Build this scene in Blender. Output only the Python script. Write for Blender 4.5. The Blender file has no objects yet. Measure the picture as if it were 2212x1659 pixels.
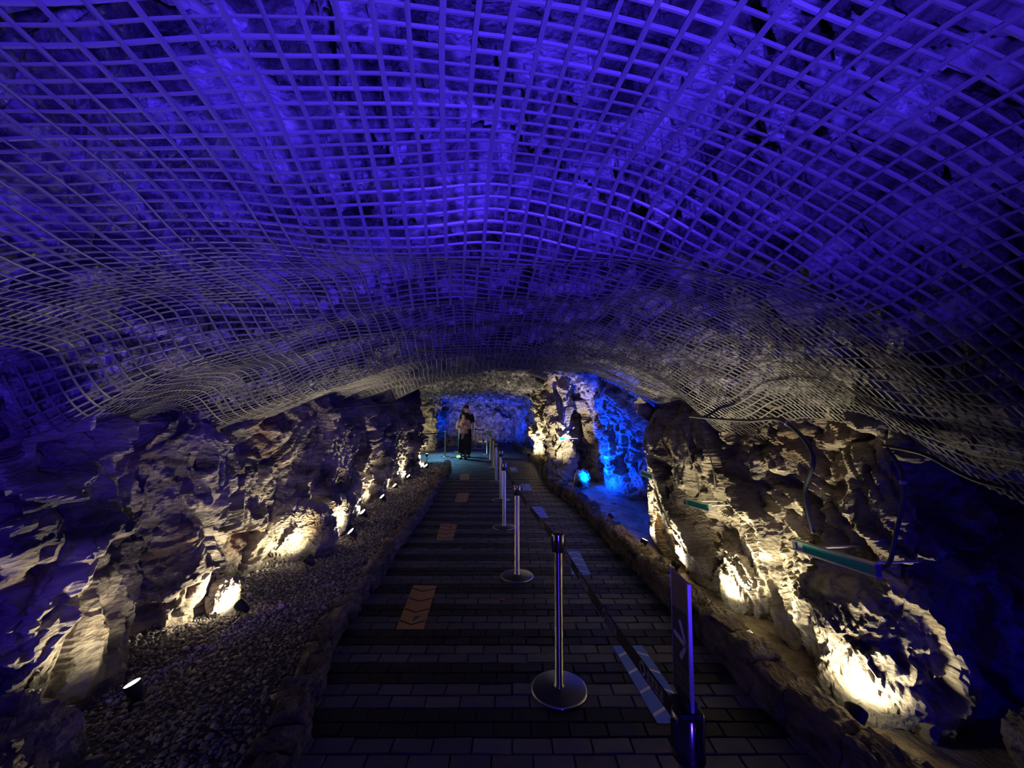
import bpy, bmesh, math, random
import numpy as np
from mathutils import Vector, Matrix

random.seed(7)
rng = np.random.default_rng(11)
S = bpy.context.scene
C = S.collection

# ---------------------------------------------------------------- camera, world, exposure
CX, CY, F, HC, PITCH = 1106.0, 829.5, 850.0, 1.665, math.radians(4.0)
cd = bpy.data.cameras.new('camera')
cd.sensor_width = 36.0
cd.lens = F / 2212.0 * 36.0
cd.clip_start = 0.02
cam = bpy.data.objects.new('camera', cd)
C.objects.link(cam)
cam.location = (0, 0, HC)
cam.rotation_euler = (math.radians(90) + PITCH, 0, 0)
S.camera = cam

W = bpy.data.worlds.new('cave_dark')
S.world = W
W.use_nodes = True
W.node_tree.nodes['Background'].inputs[0].default_value = (0.10, 0.08, 0.30, 1)
W.node_tree.nodes['Background'].inputs[1].default_value = 0.014

S.view_settings.view_transform = 'Standard'
S.view_settings.look = 'None'
S.view_settings.gamma = 1.0
S.view_settings.use_curve_mapping = False
S.view_settings.exposure = 0.0

WARM = (1.0, 0.85, 0.57)
VIOLET = (0.068, 0.028, 1.0)
BLUE = (0.0, 0.035, 1.0)
TEAL = (0.22, 0.62, 1.0)


def area(name, loc, target, power, color, size, spread=180):
    l = bpy.data.lights.new(name, 'AREA')
    l.shape = 'DISK'
    l.size = size
    l.energy = power
    l.color = color
    l.spread = math.radians(spread)
    o = bpy.data.objects.new(name, l)
    C.objects.link(o)
    o.location = loc
    o.rotation_euler = (Vector(target) - Vector(loc)).to_track_quat('-Z', 'Y').to_euler()
    return o


def spot(name, loc, target, power, color, angle, size=0.03, blend=0.5):
    l = bpy.data.lights.new(name, 'SPOT')
    l.energy = power
    l.color = color
    l.spot_size = math.radians(angle)
    l.spot_blend = blend
    l.shadow_soft_size = size
    o = bpy.data.objects.new(name, l)
    C.objects.link(o)
    o.location = loc
    o.rotation_euler = (Vector(target) - Vector(loc)).to_track_quat('-Z', 'Y').to_euler()
    return o


# violet lights around the photographer, two added fills, teal light of the far part
area('violet_flood', (0.42, -0.45, 1.35), (-0.25, 0.9, 2.5), 92, VIOLET, 0.2, 112)
area('added_violet_fill', (0.50, -0.7, 0.5), (0.25, 2.0, 1.0), 7, VIOLET, 0.22, 160)  # extra unseen light, added for the violet stripe on the steel poles
spot('violet_niche_light', (-2.7, 0.5, 0.7), (-3.2, 2.2, 0.9), 55, VIOLET, 100, 0.1)
spot('added_blue_fill', (2.9, 0.6, 0.5), (3.0, 2.0, 0.6), 26, (0.0, 0.0, 1.0), 110, 0.1)  # unseen spot added to give the dark rocks at near right a blue glow
spot('teal_path_light', (-3.0, 15.2, 2.0), (-2.3, 14.6, 0.0), 800, TEAL, 105, 0.08, 1.0)


# ---------------------------------------------------------------- pixel helpers (2212 x 1659 frame)
def ray(u, v):
    a, b = (u - CX) / F, (CY - v) / F
    return np.array([a, math.cos(PITCH) - b * math.sin(PITCH), math.sin(PITCH) + b * math.cos(PITCH)])


def onz(u, v, z=0.0):
    r = ray(u, v)
    t = (z - HC) / r[2]
    return np.array([r[0] * t, r[1] * t, z])


def ony(u, v, y):
    r = ray(u, v)
    t = y / r[1]
    return np.array([r[0] * t, y, HC + r[2] * t])


# ---------------------------------------------------------------- noise (numpy)
def hash3(ix, iy, iz, seed):
    h = (ix.astype(np.uint32) * np.uint32(374761393) + iy.astype(np.uint32) * np.uint32(668265263)
         + iz.astype(np.uint32) * np.uint32(2147483647) + np.uint32((seed * 974711 + 12345) & 0xffffffff))
    h = (h ^ (h >> np.uint32(13))) * np.uint32(1274126177)
    h = (h ^ (h >> np.uint32(16))) * np.uint32(2246822519)
    h ^= h >> np.uint32(15)
    return h


def h01(h, k):
    h = (h + np.uint32((k * 2654435761) & 0xffffffff)) * np.uint32(1597334677)
    h ^= h >> np.uint32(14)
    h = h * np.uint32(3266489917)
    h ^= h >> np.uint32(16)
    return h.astype(np.float32) / np.float32(4294967295.0)


def vnoise(p, seed=0):
    i = np.floor(p).astype(np.int64)
    f = (p - i).astype(np.float32)
    f = f * f * f * (f * (f * 6 - 15) + 10)
    r = np.zeros(len(p), np.float32)
    for dx in (0, 1):
        wx = f[:, 0] if dx else 1 - f[:, 0]
        for dy in (0, 1):
            wy = f[:, 1] if dy else 1 - f[:, 1]
            for dz in (0, 1):
                wz = f[:, 2] if dz else 1 - f[:, 2]
                r += wx * wy * wz * h01(hash3(i[:, 0] + dx, i[:, 1] + dy, i[:, 2] + dz, seed), 1)
    return r * 2 - 1


def fbm(p, octaves=4, seed=0, gain=0.5):
    r = np.zeros(len(p), np.float32)
    a = 1.0
    for k in range(octaves):
        r += a * vnoise(p * (2.03 ** k) + 17.3 * k, seed + k)
        a *= gain
    return r


def facet(p, seed=0, tilt=0.9):
    """every Voronoi cell is a tilted plane: broken rock faces with sharp ledges"""
    i = np.floor(p).astype(np.int64)
    best = np.full(len(p), 1e9, np.float32)
    val = np.zeros(len(p), np.float32)
    for dx in (-1, 0, 1):
        for dy in (-1, 0, 1):
            for dz in (-1, 0, 1):
                cx, cy, cz = i[:, 0] + dx, i[:, 1] + dy, i[:, 2] + dz
                h = hash3(cx, cy, cz, seed)
                qx = p[:, 0] - (cx + h01(h, 1))
                qy = p[:, 1] - (cy + h01(h, 2))
                qz = p[:, 2] - (cz + h01(h, 3))
                d = (qx * qx + qy * qy + qz * qz).astype(np.float32)
                m = d < best
                if not m.any():
                    continue
                hm = h[m]
                v = (h01(hm, 4) - 0.5) * 1.3 + tilt * 2 * ((h01(hm, 5) - 0.5) * qx[m] + (h01(hm, 6) - 0.5) * qy[m] + (h01(hm, 7) - 0.5) * qz[m])
                val[m] = v
                best[m] = d[m]
    return val


BED = np.array([[1, 0, 0], [0, 0.64, 0.77], [0, -0.77, 0.64]])   # x, up-dip direction, bedding normal


def rock(p, seed=0, big=1.0, fine=True):
    q = (p @ BED.T) * np.array([1 / 1.1, 1 / 2.1, 1.0])
    w = np.stack([fbm(p * 1.3 + 5, 3, seed + 40), fbm(p * 1.3 + 31, 3, seed + 50), fbm(p * 1.3 + 77, 3, seed + 60)], 1)
    q = q + 0.16 * w
    d = 0.20 * big * facet(q / 0.62, seed + 1) + 0.13 * facet(q / 0.27, seed + 2, 1.1) + 0.06 * facet(q / 0.115, seed + 3, 1.1)
    s = q[:, 2] / 0.085 + 1.6 * vnoise(q * 2.1 + 3, seed + 7) + 0.5 * vnoise(q * 6 + 3, seed + 8)
    saw = s - np.floor(s)
    msk = np.clip(1.2 * vnoise(p * 1.7 + 50, seed + 11) + 0.55, 0, 1)
    d = d + 0.045 * (saw - 0.5) * msk
    ck = np.abs(vnoise((p @ BED.T) * np.array([4.5, 1.3, 6.5]) + 90, seed + 12))
    d = d - 0.05 * np.clip(1 - ck / 0.07, 0, 1)
    if fine:
        d = d + 0.02 * facet(q / 0.048, seed + 4) + 0.010 * fbm(p * 22, 3, seed + 5)
    return d


# ---------------------------------------------------------------- materials
def nodes(m):
    m.use_nodes = True
    return m.node_tree.nodes, m.node_tree.links, m.node_tree.nodes['Principled BSDF']


def mat(name, color, rough=0.5, metal=0.0, spec=0.5, emit=None, strength=0.0, bump=0.0, bscale=60, alpha=1.0, trans=0.0):
    m = bpy.data.materials.new(name)
    n, l, b = nodes(m)
    b.inputs['Base Color'].default_value = (*color, 1)
    b.inputs['Roughness'].default_value = rough
    b.inputs['Metallic'].default_value = metal
    b.inputs['Specular IOR Level'].default_value = spec
    b.inputs['Transmission Weight'].default_value = trans
    if emit:
        b.inputs['Emission Color'].default_value = (*emit, 1)
        b.inputs['Emission Strength'].default_value = strength
    if bump:
        tc = n.new('ShaderNodeTexCoord')
        t = n.new('ShaderNodeTexNoise')
        t.inputs['Scale'].default_value = bscale
        t.inputs['Detail'].default_value = 6
        bp = n.new('ShaderNodeBump')
        bp.inputs['Strength'].default_value = bump
        bp.inputs['Distance'].default_value = 0.01
        l.new(tc.outputs['Object'], t.inputs['Vector'])
        l.new(t.outputs['Fac'], bp.inputs['Height'])
        l.new(bp.outputs['Normal'], b.inputs['Normal'])
    return m


def rock_mat(name, dark, mid, light, rust, rough=0.5, spec=0.5, bump=0.7, scale=1.0, wet=0.0):
    m = bpy.data.materials.new(name)
    n, l, b = nodes(m)
    tc = n.new('ShaderNodeTexCoord')
    mp = n.new('ShaderNodeMapping')
    mp.inputs['Rotation'].default_value = (math.radians(-50), 0, 0)
    mp.inputs['Scale'].default_value = (1.1, 0.55, 1.7)
    l.new(tc.outputs['Object'], mp.inputs['Vector'])
    t1 = n.new('ShaderNodeTexNoise')
    t1.inputs['Scale'].default_value = 2.6 * scale
    t1.inputs['Detail'].default_value = 9
    t1.inputs['Roughness'].default_value = 0.62
    t1.inputs['Distortion'].default_value = 0.6
    l.new(mp.outputs['Vector'], t1.inputs['Vector'])
    r = n.new('ShaderNodeValToRGB')
    e = r.color_ramp.elements
    e[0].position, e[0].color = 0.34, (*dark, 1)
    e[1].position, e[1].color = 0.66, (*light, 1)
    k = e.new(0.48)
    k.color = (*mid, 1)
    l.new(t1.outputs['Fac'], r.inputs['Fac'])
    t2 = n.new('ShaderNodeTexNoise')
    t2.inputs['Scale'].default_value = 1.5 * scale
    t2.inputs['Detail'].default_value = 5
    mp2 = n.new('ShaderNodeMapping')
    mp2.inputs['Location'].default_value = (9, 4, 2)
    l.new(tc.outputs['Object'], mp2.inputs['Vector'])
    l.new(mp2.outputs['Vector'], t2.inputs['Vector'])
    rr = n.new('ShaderNodeMapRange')
    rr.inputs['From Min'].default_value = 0.56
    rr.inputs['From Max'].default_value = 0.72
    l.new(t2.outputs['Fac'], rr.inputs['Value'])
    mx = n.new('ShaderNodeMix')
    mx.data_type = 'RGBA'
    l.new(rr.outputs['Result'], mx.inputs[0])
    l.new(r.outputs['Color'], mx.inputs[6])
    mx.inputs[7].default_value = (*rust, 1)
    l.new(mx.outputs[2], b.inputs['Base Color'])
    b.inputs['Specular IOR Level'].default_value = spec
    rg = n.new('ShaderNodeMapRange')
    rg.inputs['From Min'].default_value = 0.3
    rg.inputs['From Max'].default_value = 0.7
    rg.inputs['To Min'].default_value = rough - 0.18
    rg.inputs['To Max'].default_value = rough + 0.15
    l.new(t2.outputs['Fac'], rg.inputs['Value'])
    l.new(rg.outputs['Result'], b.inputs['Roughness'])
    v = n.new('ShaderNodeTexVoronoi')
    v.inputs['Scale'].default_value = 24 * scale
    l.new(mp.outputs['Vector'], v.inputs['Vector'])
    t3 = n.new('ShaderNodeTexNoise')
    t3.inputs['Scale'].default_value = 55 * scale
    t3.inputs['Detail'].default_value = 8
    t3.inputs['Roughness'].default_value = 0.65
    l.new(mp.outputs['Vector'], t3.inputs['Vector'])
    ad = n.new('ShaderNodeMath')
    ad.operation = 'ADD'
    l.new(v.outputs['Distance'], ad.inputs[0])
    l.new(t3.outputs['Fac'], ad.inputs[1])
    bp = n.new('ShaderNodeBump')
    bp.inputs['Strength'].default_value = bump
    bp.inputs['Distance'].default_value = 0.028
    l.new(ad.outputs[0], bp.inputs['Height'])
    l.new(bp.outputs['Normal'], b.inputs['Normal'])
    return m


M = {}
M['rock'] = rock_mat('grey_brown_rock', (0.04, 0.036, 0.033), (0.20, 0.175, 0.135), (0.50, 0.43, 0.32), (0.22, 0.14, 0.075), 0.45, 0.55, 0.9)
M['rock_tan'] = rock_mat('tan_rock', (0.10, 0.085, 0.065), (0.33, 0.29, 0.21), (0.58, 0.52, 0.40), (0.32, 0.21, 0.10), 0.48, 0.45, 0.9)
M['rock_roof'] = rock_mat('wet_roof_rock', (0.012, 0.012, 0.014), (0.13, 0.125, 0.13), (0.60, 0.58, 0.57), (0.08, 0.075, 0.075), 0.24, 0.8, 0.8, 1.8)
M['net_cross'] = mat('net_tape', (0.105, 0.10, 0.10), 0.45, 0, 0.5)
M['net_long'] = mat('net_rib_tape', (0.085, 0.08, 0.078), 0.5, 0, 0.5)
M['paver_a'] = mat('light_paver', (0.10, 0.097, 0.10), 0.6, 0, 0.25, bump=0.25, bscale=90)
M['paver_b'] = mat('light_paver_worn', (0.13, 0.125, 0.125), 0.6, 0, 0.25, bump=0.25, bscale=90)
M['paver_c'] = mat('dark_paver', (0.014, 0.014, 0.016), 0.55, 0, 0.25, bump=0.25, bscale=90)
M['paver_d'] = mat('dark_paver_worn', (0.02, 0.019, 0.022), 0.55, 0, 0.25, bump=0.25, bscale=90)
M['joint'] = mat('dark_joint_sand', (0.012, 0.012, 0.014), 0.9)
M['curb'] = rock_mat('curb_stone', (0.06, 0.05, 0.04), (0.19, 0.16, 0.12), (0.36, 0.30, 0.21), (0.20, 0.13, 0.08), 0.6, 0.35, 0.8, 2.5)
M['soil'] = mat('gravel_bed_soil', (0.045, 0.042, 0.042), 0.9, bump=0.6, bscale=60)
M['peb'] = None
M['gutter'] = rock_mat('wet_gutter', (0.10, 0.08, 0.05), (0.22, 0.18, 0.11), (0.36, 0.30, 0.18), (0.24, 0.17, 0.08), 0.32, 0.6, 0.4, 2.0)


def steel(name, color, rough, anis):
    m = mat(name, color, rough, 1.0)
    n, l, b = nodes(m)
    t = n.new('ShaderNodeTangent')
    t.direction_type = 'RADIAL'
    t.axis = 'Z'
    l.new(t.outputs['Tangent'], b.inputs['Tangent'])
    b.inputs['Anisotropic'].default_value = anis
    b.inputs['Anisotropic Rotation'].default_value = 0.25
    return m


M['chrome'] = steel('polished_steel', (0.82, 0.80, 0.78), 0.20, 0.85)
M['brushed'] = steel('brushed_steel', (0.75, 0.72, 0.68), 0.23, 0.9)
M['black'] = mat('black_plastic', (0.012, 0.012, 0.013), 0.4)
M['base_top'] = mat('dark_steel_base', (0.10, 0.10, 0.11), 0.35, 0.7)
M['belt'] = mat('black_webbing', (0.028, 0.026, 0.024), 0.75, bump=0.2, bscale=400)
M['print_white'] = mat('white_print', (0.72, 0.70, 0.72), 0.6)
M['print_grey'] = mat('grey_print', (0.35, 0.35, 0.34), 0.6)
M['orange'] = mat('orange_marking_paint', (0.50, 0.27, 0.10), 0.6, bump=0.15, bscale=120)
M['blue'] = mat('blue_marking_paint', (0.10, 0.20, 0.70), 0.6, bump=0.15, bscale=120)
M['mark_dark'] = mat('dark_marking_paint', (0.02, 0.018, 0.018), 0.7)
M['mark_white'] = mat('white_marking_paint', (0.75, 0.75, 0.78), 0.6)
M['lamp_body'] = mat('dark_lamp_housing', (0.03, 0.03, 0.035), 0.45, 0.3)
M['lamp_silver'] = mat('silver_lamp_housing', (0.55, 0.55, 0.55), 0.3, 0.9)
M['lens'] = mat('lit_lamp_glass', (1, 1, 1), 0.2, emit=(1.0, 0.93, 0.75), strength=40)
M['lens_blue'] = mat('lit_blue_lamp_glass', (0.2, 0.8, 1), 0.2, emit=(0.05, 0.75, 1.0), strength=14)
M['lens_off'] = mat('dull_lamp_glass', (0.5, 0.5, 0.5), 0.15)
M['green'] = mat('green_plate', (0.01, 0.60, 0.33), 0.4, bump=0.1, bscale=80)
M['frame_white'] = mat('pale_aluminium', (0.80, 0.78, 0.72), 0.35, 0.3)
M['frame_grey'] = mat('grey_end_cap', (0.30, 0.30, 0.29), 0.5)
M['conduit'] = mat('grey_corrugated_conduit', (0.10, 0.10, 0.10), 0.45)
M['clip'] = mat('white_plastic_clip', (0.75, 0.75, 0.78), 0.4)
M['cable'] = mat('black_cable', (0.015, 0.015, 0.016), 0.5)
M['wire'] = mat('steel_wire', (0.45, 0.43, 0.40), 0.4, 0.9)
M['acryl'] = mat('dark_sign_panel', (0.055, 0.05, 0.055), 0.35)
M['acryl_tan'] = mat('tan_sign_panel', (0.30, 0.21, 0.13), 0.4)
M['edge'] = mat('pale_panel_edge', (0.6, 0.6, 0.65), 0.25)
M['red'] = mat('faded_red_scrap', (0.55, 0.10, 0.08), 0.7)
M['pink'] = mat('pink_stone', (0.75, 0.42, 0.36), 0.7)
M['camera_white'] = mat('white_housing', (0.75, 0.75, 0.76), 0.4)
M['skin'] = mat('skin', (0.50, 0.30, 0.22), 0.55)
M['hair'] = mat('black_hair', (0.012, 0.010, 0.010), 0.5)
M['cardigan'] = mat('beige_pink_knit', (0.75, 0.50, 0.42), 0.9, bump=0.3, bscale=150)
M['shirt_beige'] = mat('beige_cotton', (0.60, 0.48, 0.36), 0.9)
M['trouser'] = None
M['black_cloth'] = mat('black_cloth', (0.012, 0.012, 0.015), 0.9)
M['shoe'] = mat('dark_shoe', (0.02, 0.018, 0.018), 0.6)


def pebble_mat():
    m = bpy.data.materials.new('mixed_pebbles')
    n, l, b = nodes(m)
    g = n.new('ShaderNodeNewGeometry')
    r = n.new('ShaderNodeValToRGB')
    e = r.color_ramp.elements
    e[0].position, e[0].color = 0.0, (0.07, 0.068, 0.072, 1)
    e[1].position, e[1].color = 1.0, (0.48, 0.42, 0.36, 1)
    k = e.new(0.6)
    k.color = (0.20, 0.185, 0.18, 1)
    k = e.new(0.9)
    k.color = (0.32, 0.28, 0.25, 1)
    l.new(g.outputs['Random Per Island'], r.inputs['Fac'])
    l.new(r.outputs['Color'], b.inputs['Base Color'])
    b.inputs['Roughness'].default_value = 0.6
    return m


M['peb'] = pebble_mat()


def trouser_mat():
    m = bpy.data.materials.new('dark_patterned_cloth')
    n, l, b = nodes(m)
    tc = n.new('ShaderNodeTexCoord')
    v = n.new('ShaderNodeTexVoronoi')
    v.inputs['Scale'].default_value = 14
    r = n.new('ShaderNodeValToRGB')
    e = r.color_ramp.elements
    e[0].position, e[0].color = 0.15, (0.16, 0.10, 0.10, 1)
    e[1].position, e[1].color = 0.4, (0.03, 0.022, 0.03, 1)
    l.new(tc.outputs['Object'], v.inputs['Vector'])
    l.new(v.outputs['Distance'], r.inputs['Fac'])
    l.new(r.outputs['Color'], b.inputs['Base Color'])
    b.inputs['Roughness'].default_value = 0.9
    return m


M['trouser'] = trouser_mat()


# ---------------------------------------------------------------- object helpers
def link(name, me, parent=None, mats=()):
    o = bpy.data.objects.new(name, me)
    C.objects.link(o)
    for m in (mats if isinstance(mats, (list, tuple)) else [mats]):
        me.materials.append(m)
    if parent is not None:
        o.parent = parent
    return o


def grid_mesh(name, P, flip=False, smooth=False):
    """P: (n, m, 3) array -> quad grid"""
    n, m = P.shape[:2]
    me = bpy.data.meshes.new(name)
    idx = np.arange(n * m).reshape(n, m)
    q = np.stack([idx[:-1, :-1], idx[1:, :-1], idx[1:, 1:], idx[:-1, 1:]], -1).reshape(-1, 4)
    if flip:
        q = q[:, ::-1]
    return raw_mesh(me, P.reshape(-1, 3), q, smooth)


def raw_mesh(me, V, Q, smooth=False, mat_idx=None):
    if isinstance(me, str):
        me = bpy.data.meshes.new(me)
    V = np.ascontiguousarray(V, np.float32)
    Q = np.ascontiguousarray(Q, np.int32)
    k = Q.shape[1]
    me.vertices.add(len(V))
    me.vertices.foreach_set('co', V.ravel())
    me.loops.add(Q.size)
    me.loops.foreach_set('vertex_index', Q.ravel())
    me.polygons.add(len(Q))
    me.polygons.foreach_set('loop_start', np.arange(0, Q.size, k, dtype=np.int32))
    me.polygons.foreach_set('loop_total', np.full(len(Q), k, np.int32))
    if mat_idx is not None:
        me.polygons.foreach_set('material_index', np.ascontiguousarray(mat_idx, np.int32))
    me.polygons.foreach_set('use_smooth', np.full(len(Q), smooth, bool))
    me.update(calc_edges=True)
    me.validate()
    return me


def bm_obj(name, bm, mats, parent=None, smooth=False):
    me = bpy.data.meshes.new(name)
    bm.normal_update()
    bm.to_mesh(me)
    bm.free()
    if smooth:
        for p in me.polygons:
            p.use_smooth = True
    return link(name, me, parent, mats)


def tag(o, label, cat, group=None, kind=None):
    o['label'] = label
    o['category'] = cat
    if group:
        o['group'] = group
    if kind:
        o['kind'] = kind
    return o


def struct(o, label=None, cat=None):
    o['kind'] = 'structure'
    if label:
        o['label'] = label
    if cat:
        o['category'] = cat
    return o


def empty(name, loc, rz=0.0):
    o = bpy.data.objects.new(name, None)
    o.empty_display_size = 0.1
    C.objects.link(o)
    o.location = loc
    o.rotation_euler = (0, 0, rz)
    return o


def add_lathe(bm, prof, seg=24, mi=0, c=(0, 0)):
    rings = []
    for r, z in prof:
        if r < 1e-6:
            rings.append([bm.verts.new((c[0], c[1], z))])
        else:
            rings.append([bm.verts.new((c[0] + r * math.cos(2 * math.pi * k / seg), c[1] + r * math.sin(2 * math.pi * k / seg), z)) for k in range(seg)])
    for a, b in zip(rings[:-1], rings[1:]):
        for k in range(seg):
            k2 = (k + 1) % seg
            if len(a) == 1 and len(b) == 1:
                continue
            if len(a) == 1:
                f = bm.faces.new((a[0], b[k2], b[k]))
            elif len(b) == 1:
                f = bm.faces.new((a[k], a[k2], b[0]))
            else:
                f = bm.faces.new((a[k], a[k2], b[k2], b[k]))
            f.material_index = mi
            f.smooth = True


def add_box(bm, c, s, bev=0.0, rot=None, mi=0):
    g = bmesh.ops.create_cube(bm, size=1.0)
    vs = g['verts']
    bmesh.ops.scale(bm, vec=s, verts=vs)
    es = list({e for v in vs for e in v.link_edges})
    if bev:
        r = bmesh.ops.bevel(bm, geom=es, offset=bev, segments=2, affect='EDGES', profile=0.7)
        vs = list({v for f in r['faces'] for v in f.verts} | {v for v in vs if v.is_valid})
    if rot is not None:
        bmesh.ops.transform(bm, matrix=rot, verts=vs)
    bmesh.ops.translate(bm, vec=c, verts=vs)
    for f in {f for v in vs for f in v.link_faces}:
        f.material_index = mi
    return vs


def add_tube(bm, pts, r, seg=8, mi=0, radii=None):
    pts = [Vector(p) for p in pts]
    n = len(pts)
    rings = []
    up = Vector((0, 0, 1))
    prev = None
    for i, p in enumerate(pts):
        t = (pts[min(i + 1, n - 1)] - pts[max(i - 1, 0)]).normalized()
        if prev is None:
            a = up if abs(t.dot(up)) < 0.9 else Vector((1, 0, 0))
            x = t.cross(a).normalized()
        else:
            x = (prev - t * prev.dot(t)).normalized()
        prev = x
        y = t.cross(x)
        rr = radii[i] if radii is not None else r
        rings.append([bm.verts.new(p + (x * math.cos(2 * math.pi * k / seg) + y * math.sin(2 * math.pi * k / seg)) * rr) for k in range(seg)])
    for a, b in zip(rings[:-1], rings[1:]):
        for k in range(seg):
            f = bm.faces.new((a[k], a[(k + 1) % seg], b[(k + 1) % seg], b[k]))
            f.smooth = True
            f.material_index = mi
    for ring, rev in ((rings[0], True), (rings[-1], False)):
        f = bm.faces.new(ring[::-1] if rev else ring)
        f.material_index = mi


def spline(pts, n):
    P = np.array(pts, float)
    t = np.zeros(len(P))
    t[1:] = np.cumsum(np.linalg.norm(np.diff(P, axis=0), axis=1))
    Q = np.vstack([2 * P[0] - P[1], P, 2 * P[-1] - P[-2]])
    out = []
    for s in np.linspace(0, t[-1], n):
        i = min(max(int(np.searchsorted(t, s)) - 1, 0), len(P) - 2)
        f = (s - t[i]) / max(t[i + 1] - t[i], 1e-9)
        p0, p1, p2, p3 = Q[i], Q[i + 1], Q[i + 2], Q[i + 3]
        out.append(0.5 * ((2 * p1) + (-p0 + p2) * f + (2 * p0 - 5 * p1 + 4 * p2 - p3) * f * f + (-p0 + 3 * p1 - 3 * p2 + p3) * f ** 3))
    return np.array(out)


def ip(y, tab):
    t = np.array(tab, float)
    return np.interp(y, t[:, 0], t[:, 1])


# ---------------------------------------------------------------- the plan of the cave
LCURB = [(-0.98, 0.3), (-1.0, 1.4)] + [tuple(onz(u, v)[:2]) for u, v in
         ((643, 1659), (687, 1526), (728, 1390), (780, 1312), (828, 1244), (877, 1166), (926, 1098), (957, 1044))] + [(-1.75, 11.2), (-1.95, 12.6)]
RCURB = [(1.60, 0.3), (1.52, 1.4)] + [tuple(onz(u, v)[:2]) for u, v in
         ((1720, 1600), (1580, 1457), (1499, 1370), (1429, 1296), (1359, 1220), (1289, 1150), (1247, 1101), (1184, 1051), (1166, 1019), (1134, 982), (1106, 966))]
LWALL = [(-3.9, -0.6), (-3.9, 1.2), (-3.78, 2.55), (-3.25, 2.9), (-2.84, 2.62), (-2.55, 2.06), (-2.36, 1.96), (-2.38, 2.3)] + [tuple(onz(u, v, 0.1)[:2]) for u, v in
         ((258, 1385), (364, 1362), (440, 1330), (471, 1258), (553, 1222), (640, 1190), (704, 1163), (740, 1140), (761, 1098), (803, 1083), (829, 1061), (869, 1035), (905, 1019))] + [(-2.5, 10.9)]
RWALL = [(3.8, -0.6), (3.75, 1.2), (3.3, 2.0), (2.6, 2.25), (2.1, 2.12), (1.98, 2.35), (1.95, 2.7), (1.84, 3.2), (1.84, 3.7), (1.80, 4.2), (1.80, 4.9), (1.98, 5.3)]
NICHE = [(1.86, 5.1), (2.02, 5.4), (2.35, 5.75), (2.5, 6.4), (2.35, 7.2), (2.1, 7.9), (2.05, 8.6), (2.0, 9.3), (1.8, 10.0), (1.4, 10.6)]
RFAR = [(1.75, 10.6), (1.48, 9.9), (1.38, 9.35), (1.18, 9.1), (0.95, 9.35), (0.9, 9.8), (1.25, 10.5), (1.5, 11.6), (1.2, 12.8), (0.82, 13.3), (0.78, 13.9), (1.1, 14.8), (1.2, 16.5), (0.8, 18.2), (0.5, 19.8), (0.2, 20.6)]
LFAR = [(-2.5, 10.6), (-3.4, 11.2), (-4.7, 12.5), (-5.0, 15.5), (-4.5, 16.7), (-3.6, 17.0), (-3.3, 17.6), (-3.7, 18.6)]
BACK = [(-3.8, 18.3), (-3.2, 19.6), (-2.3, 20.2), (-1.2, 20.6), (0.0, 20.8), (0.8, 20.4)]


def resample(pts, k=0.0034, lo=0.007, hi=0.05):
    P = spline(pts, 3000)
    out = [P[0]]
    acc = 0.0
    for a, b in zip(P[:-1], P[1:]):
        acc += np.linalg.norm(b - a)
        if acc >= min(max(np.hypot(*b) * k, lo), hi):
            out.append(b)
            acc = 0.0
    return np.array(out)


def rock_wall(name, pts, z0, z1, side, seed, m, big=1.0, lean=None, bulge=None, k=0.0034, lo=0.007, hi=0.05, top=0.2):
    """side = +1 when the open tunnel lies to the left of the direction of travel, -1 when to the right"""
    B = resample(pts, k, lo, hi)
    T = np.gradient(B, axis=0)
    Tl = np.linalg.norm(T, axis=1, keepdims=True)
    T = T / np.maximum(Tl, 1e-9)
    for _ in range(30):
        T[1:-1] = (T[:-2] + 2 * T[1:-1] + T[2:]) / 4
    T /= np.linalg.norm(T, axis=1, keepdims=True)
    N = np.stack([-T[:, 1], T[:, 0]], 1) * side
    d = np.median(np.hypot(B[:, 0], B[:, 1]))
    dz = min(max(d * k, lo * 1.1), hi)
    Z = np.arange(z0, z1 + dz, dz)
    P = np.zeros((len(B), len(Z), 3))
    P[..., 0] = B[:, None, 0]
    P[..., 1] = B[:, None, 1]
    P[..., 2] = Z[None, :]
    flat = P.reshape(-1, 3)
    D = rock(flat, seed, big).reshape(len(B), len(Z))
    D[1:-1] = (D[:-2] + 6 * D[1:-1] + D[2:]) / 8
    D[:, 1:-1] = (D[:, :-2] + 6 * D[:, 1:-1] + D[:, 2:]) / 8
    D = np.where(D > top, top + 0.25 * (D - top), D)
    D = np.clip(D, -0.6, 0.4)
    low = np.clip(1 - (Z / 0.5), 0, 1)[None, :]
    D = D * (1 - 0.45 * low) + 0.05 * low
    if lean is not None:
        D = D - lean(P[..., 1], P[..., 2])
    if bulge is not None:
        D = D + bulge(P[..., 0], P[..., 1], P[..., 2])
    P[..., 0] += N[:, None, 0] * D
    P[..., 1] += N[:, None, 1] * D
    P[..., 2] += 0.03 * fbm(flat * 3 + 9, 2, seed + 9).reshape(D.shape)
    return link(name, grid_mesh(name, P, flip=(side > 0)), None, M[m])


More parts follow.
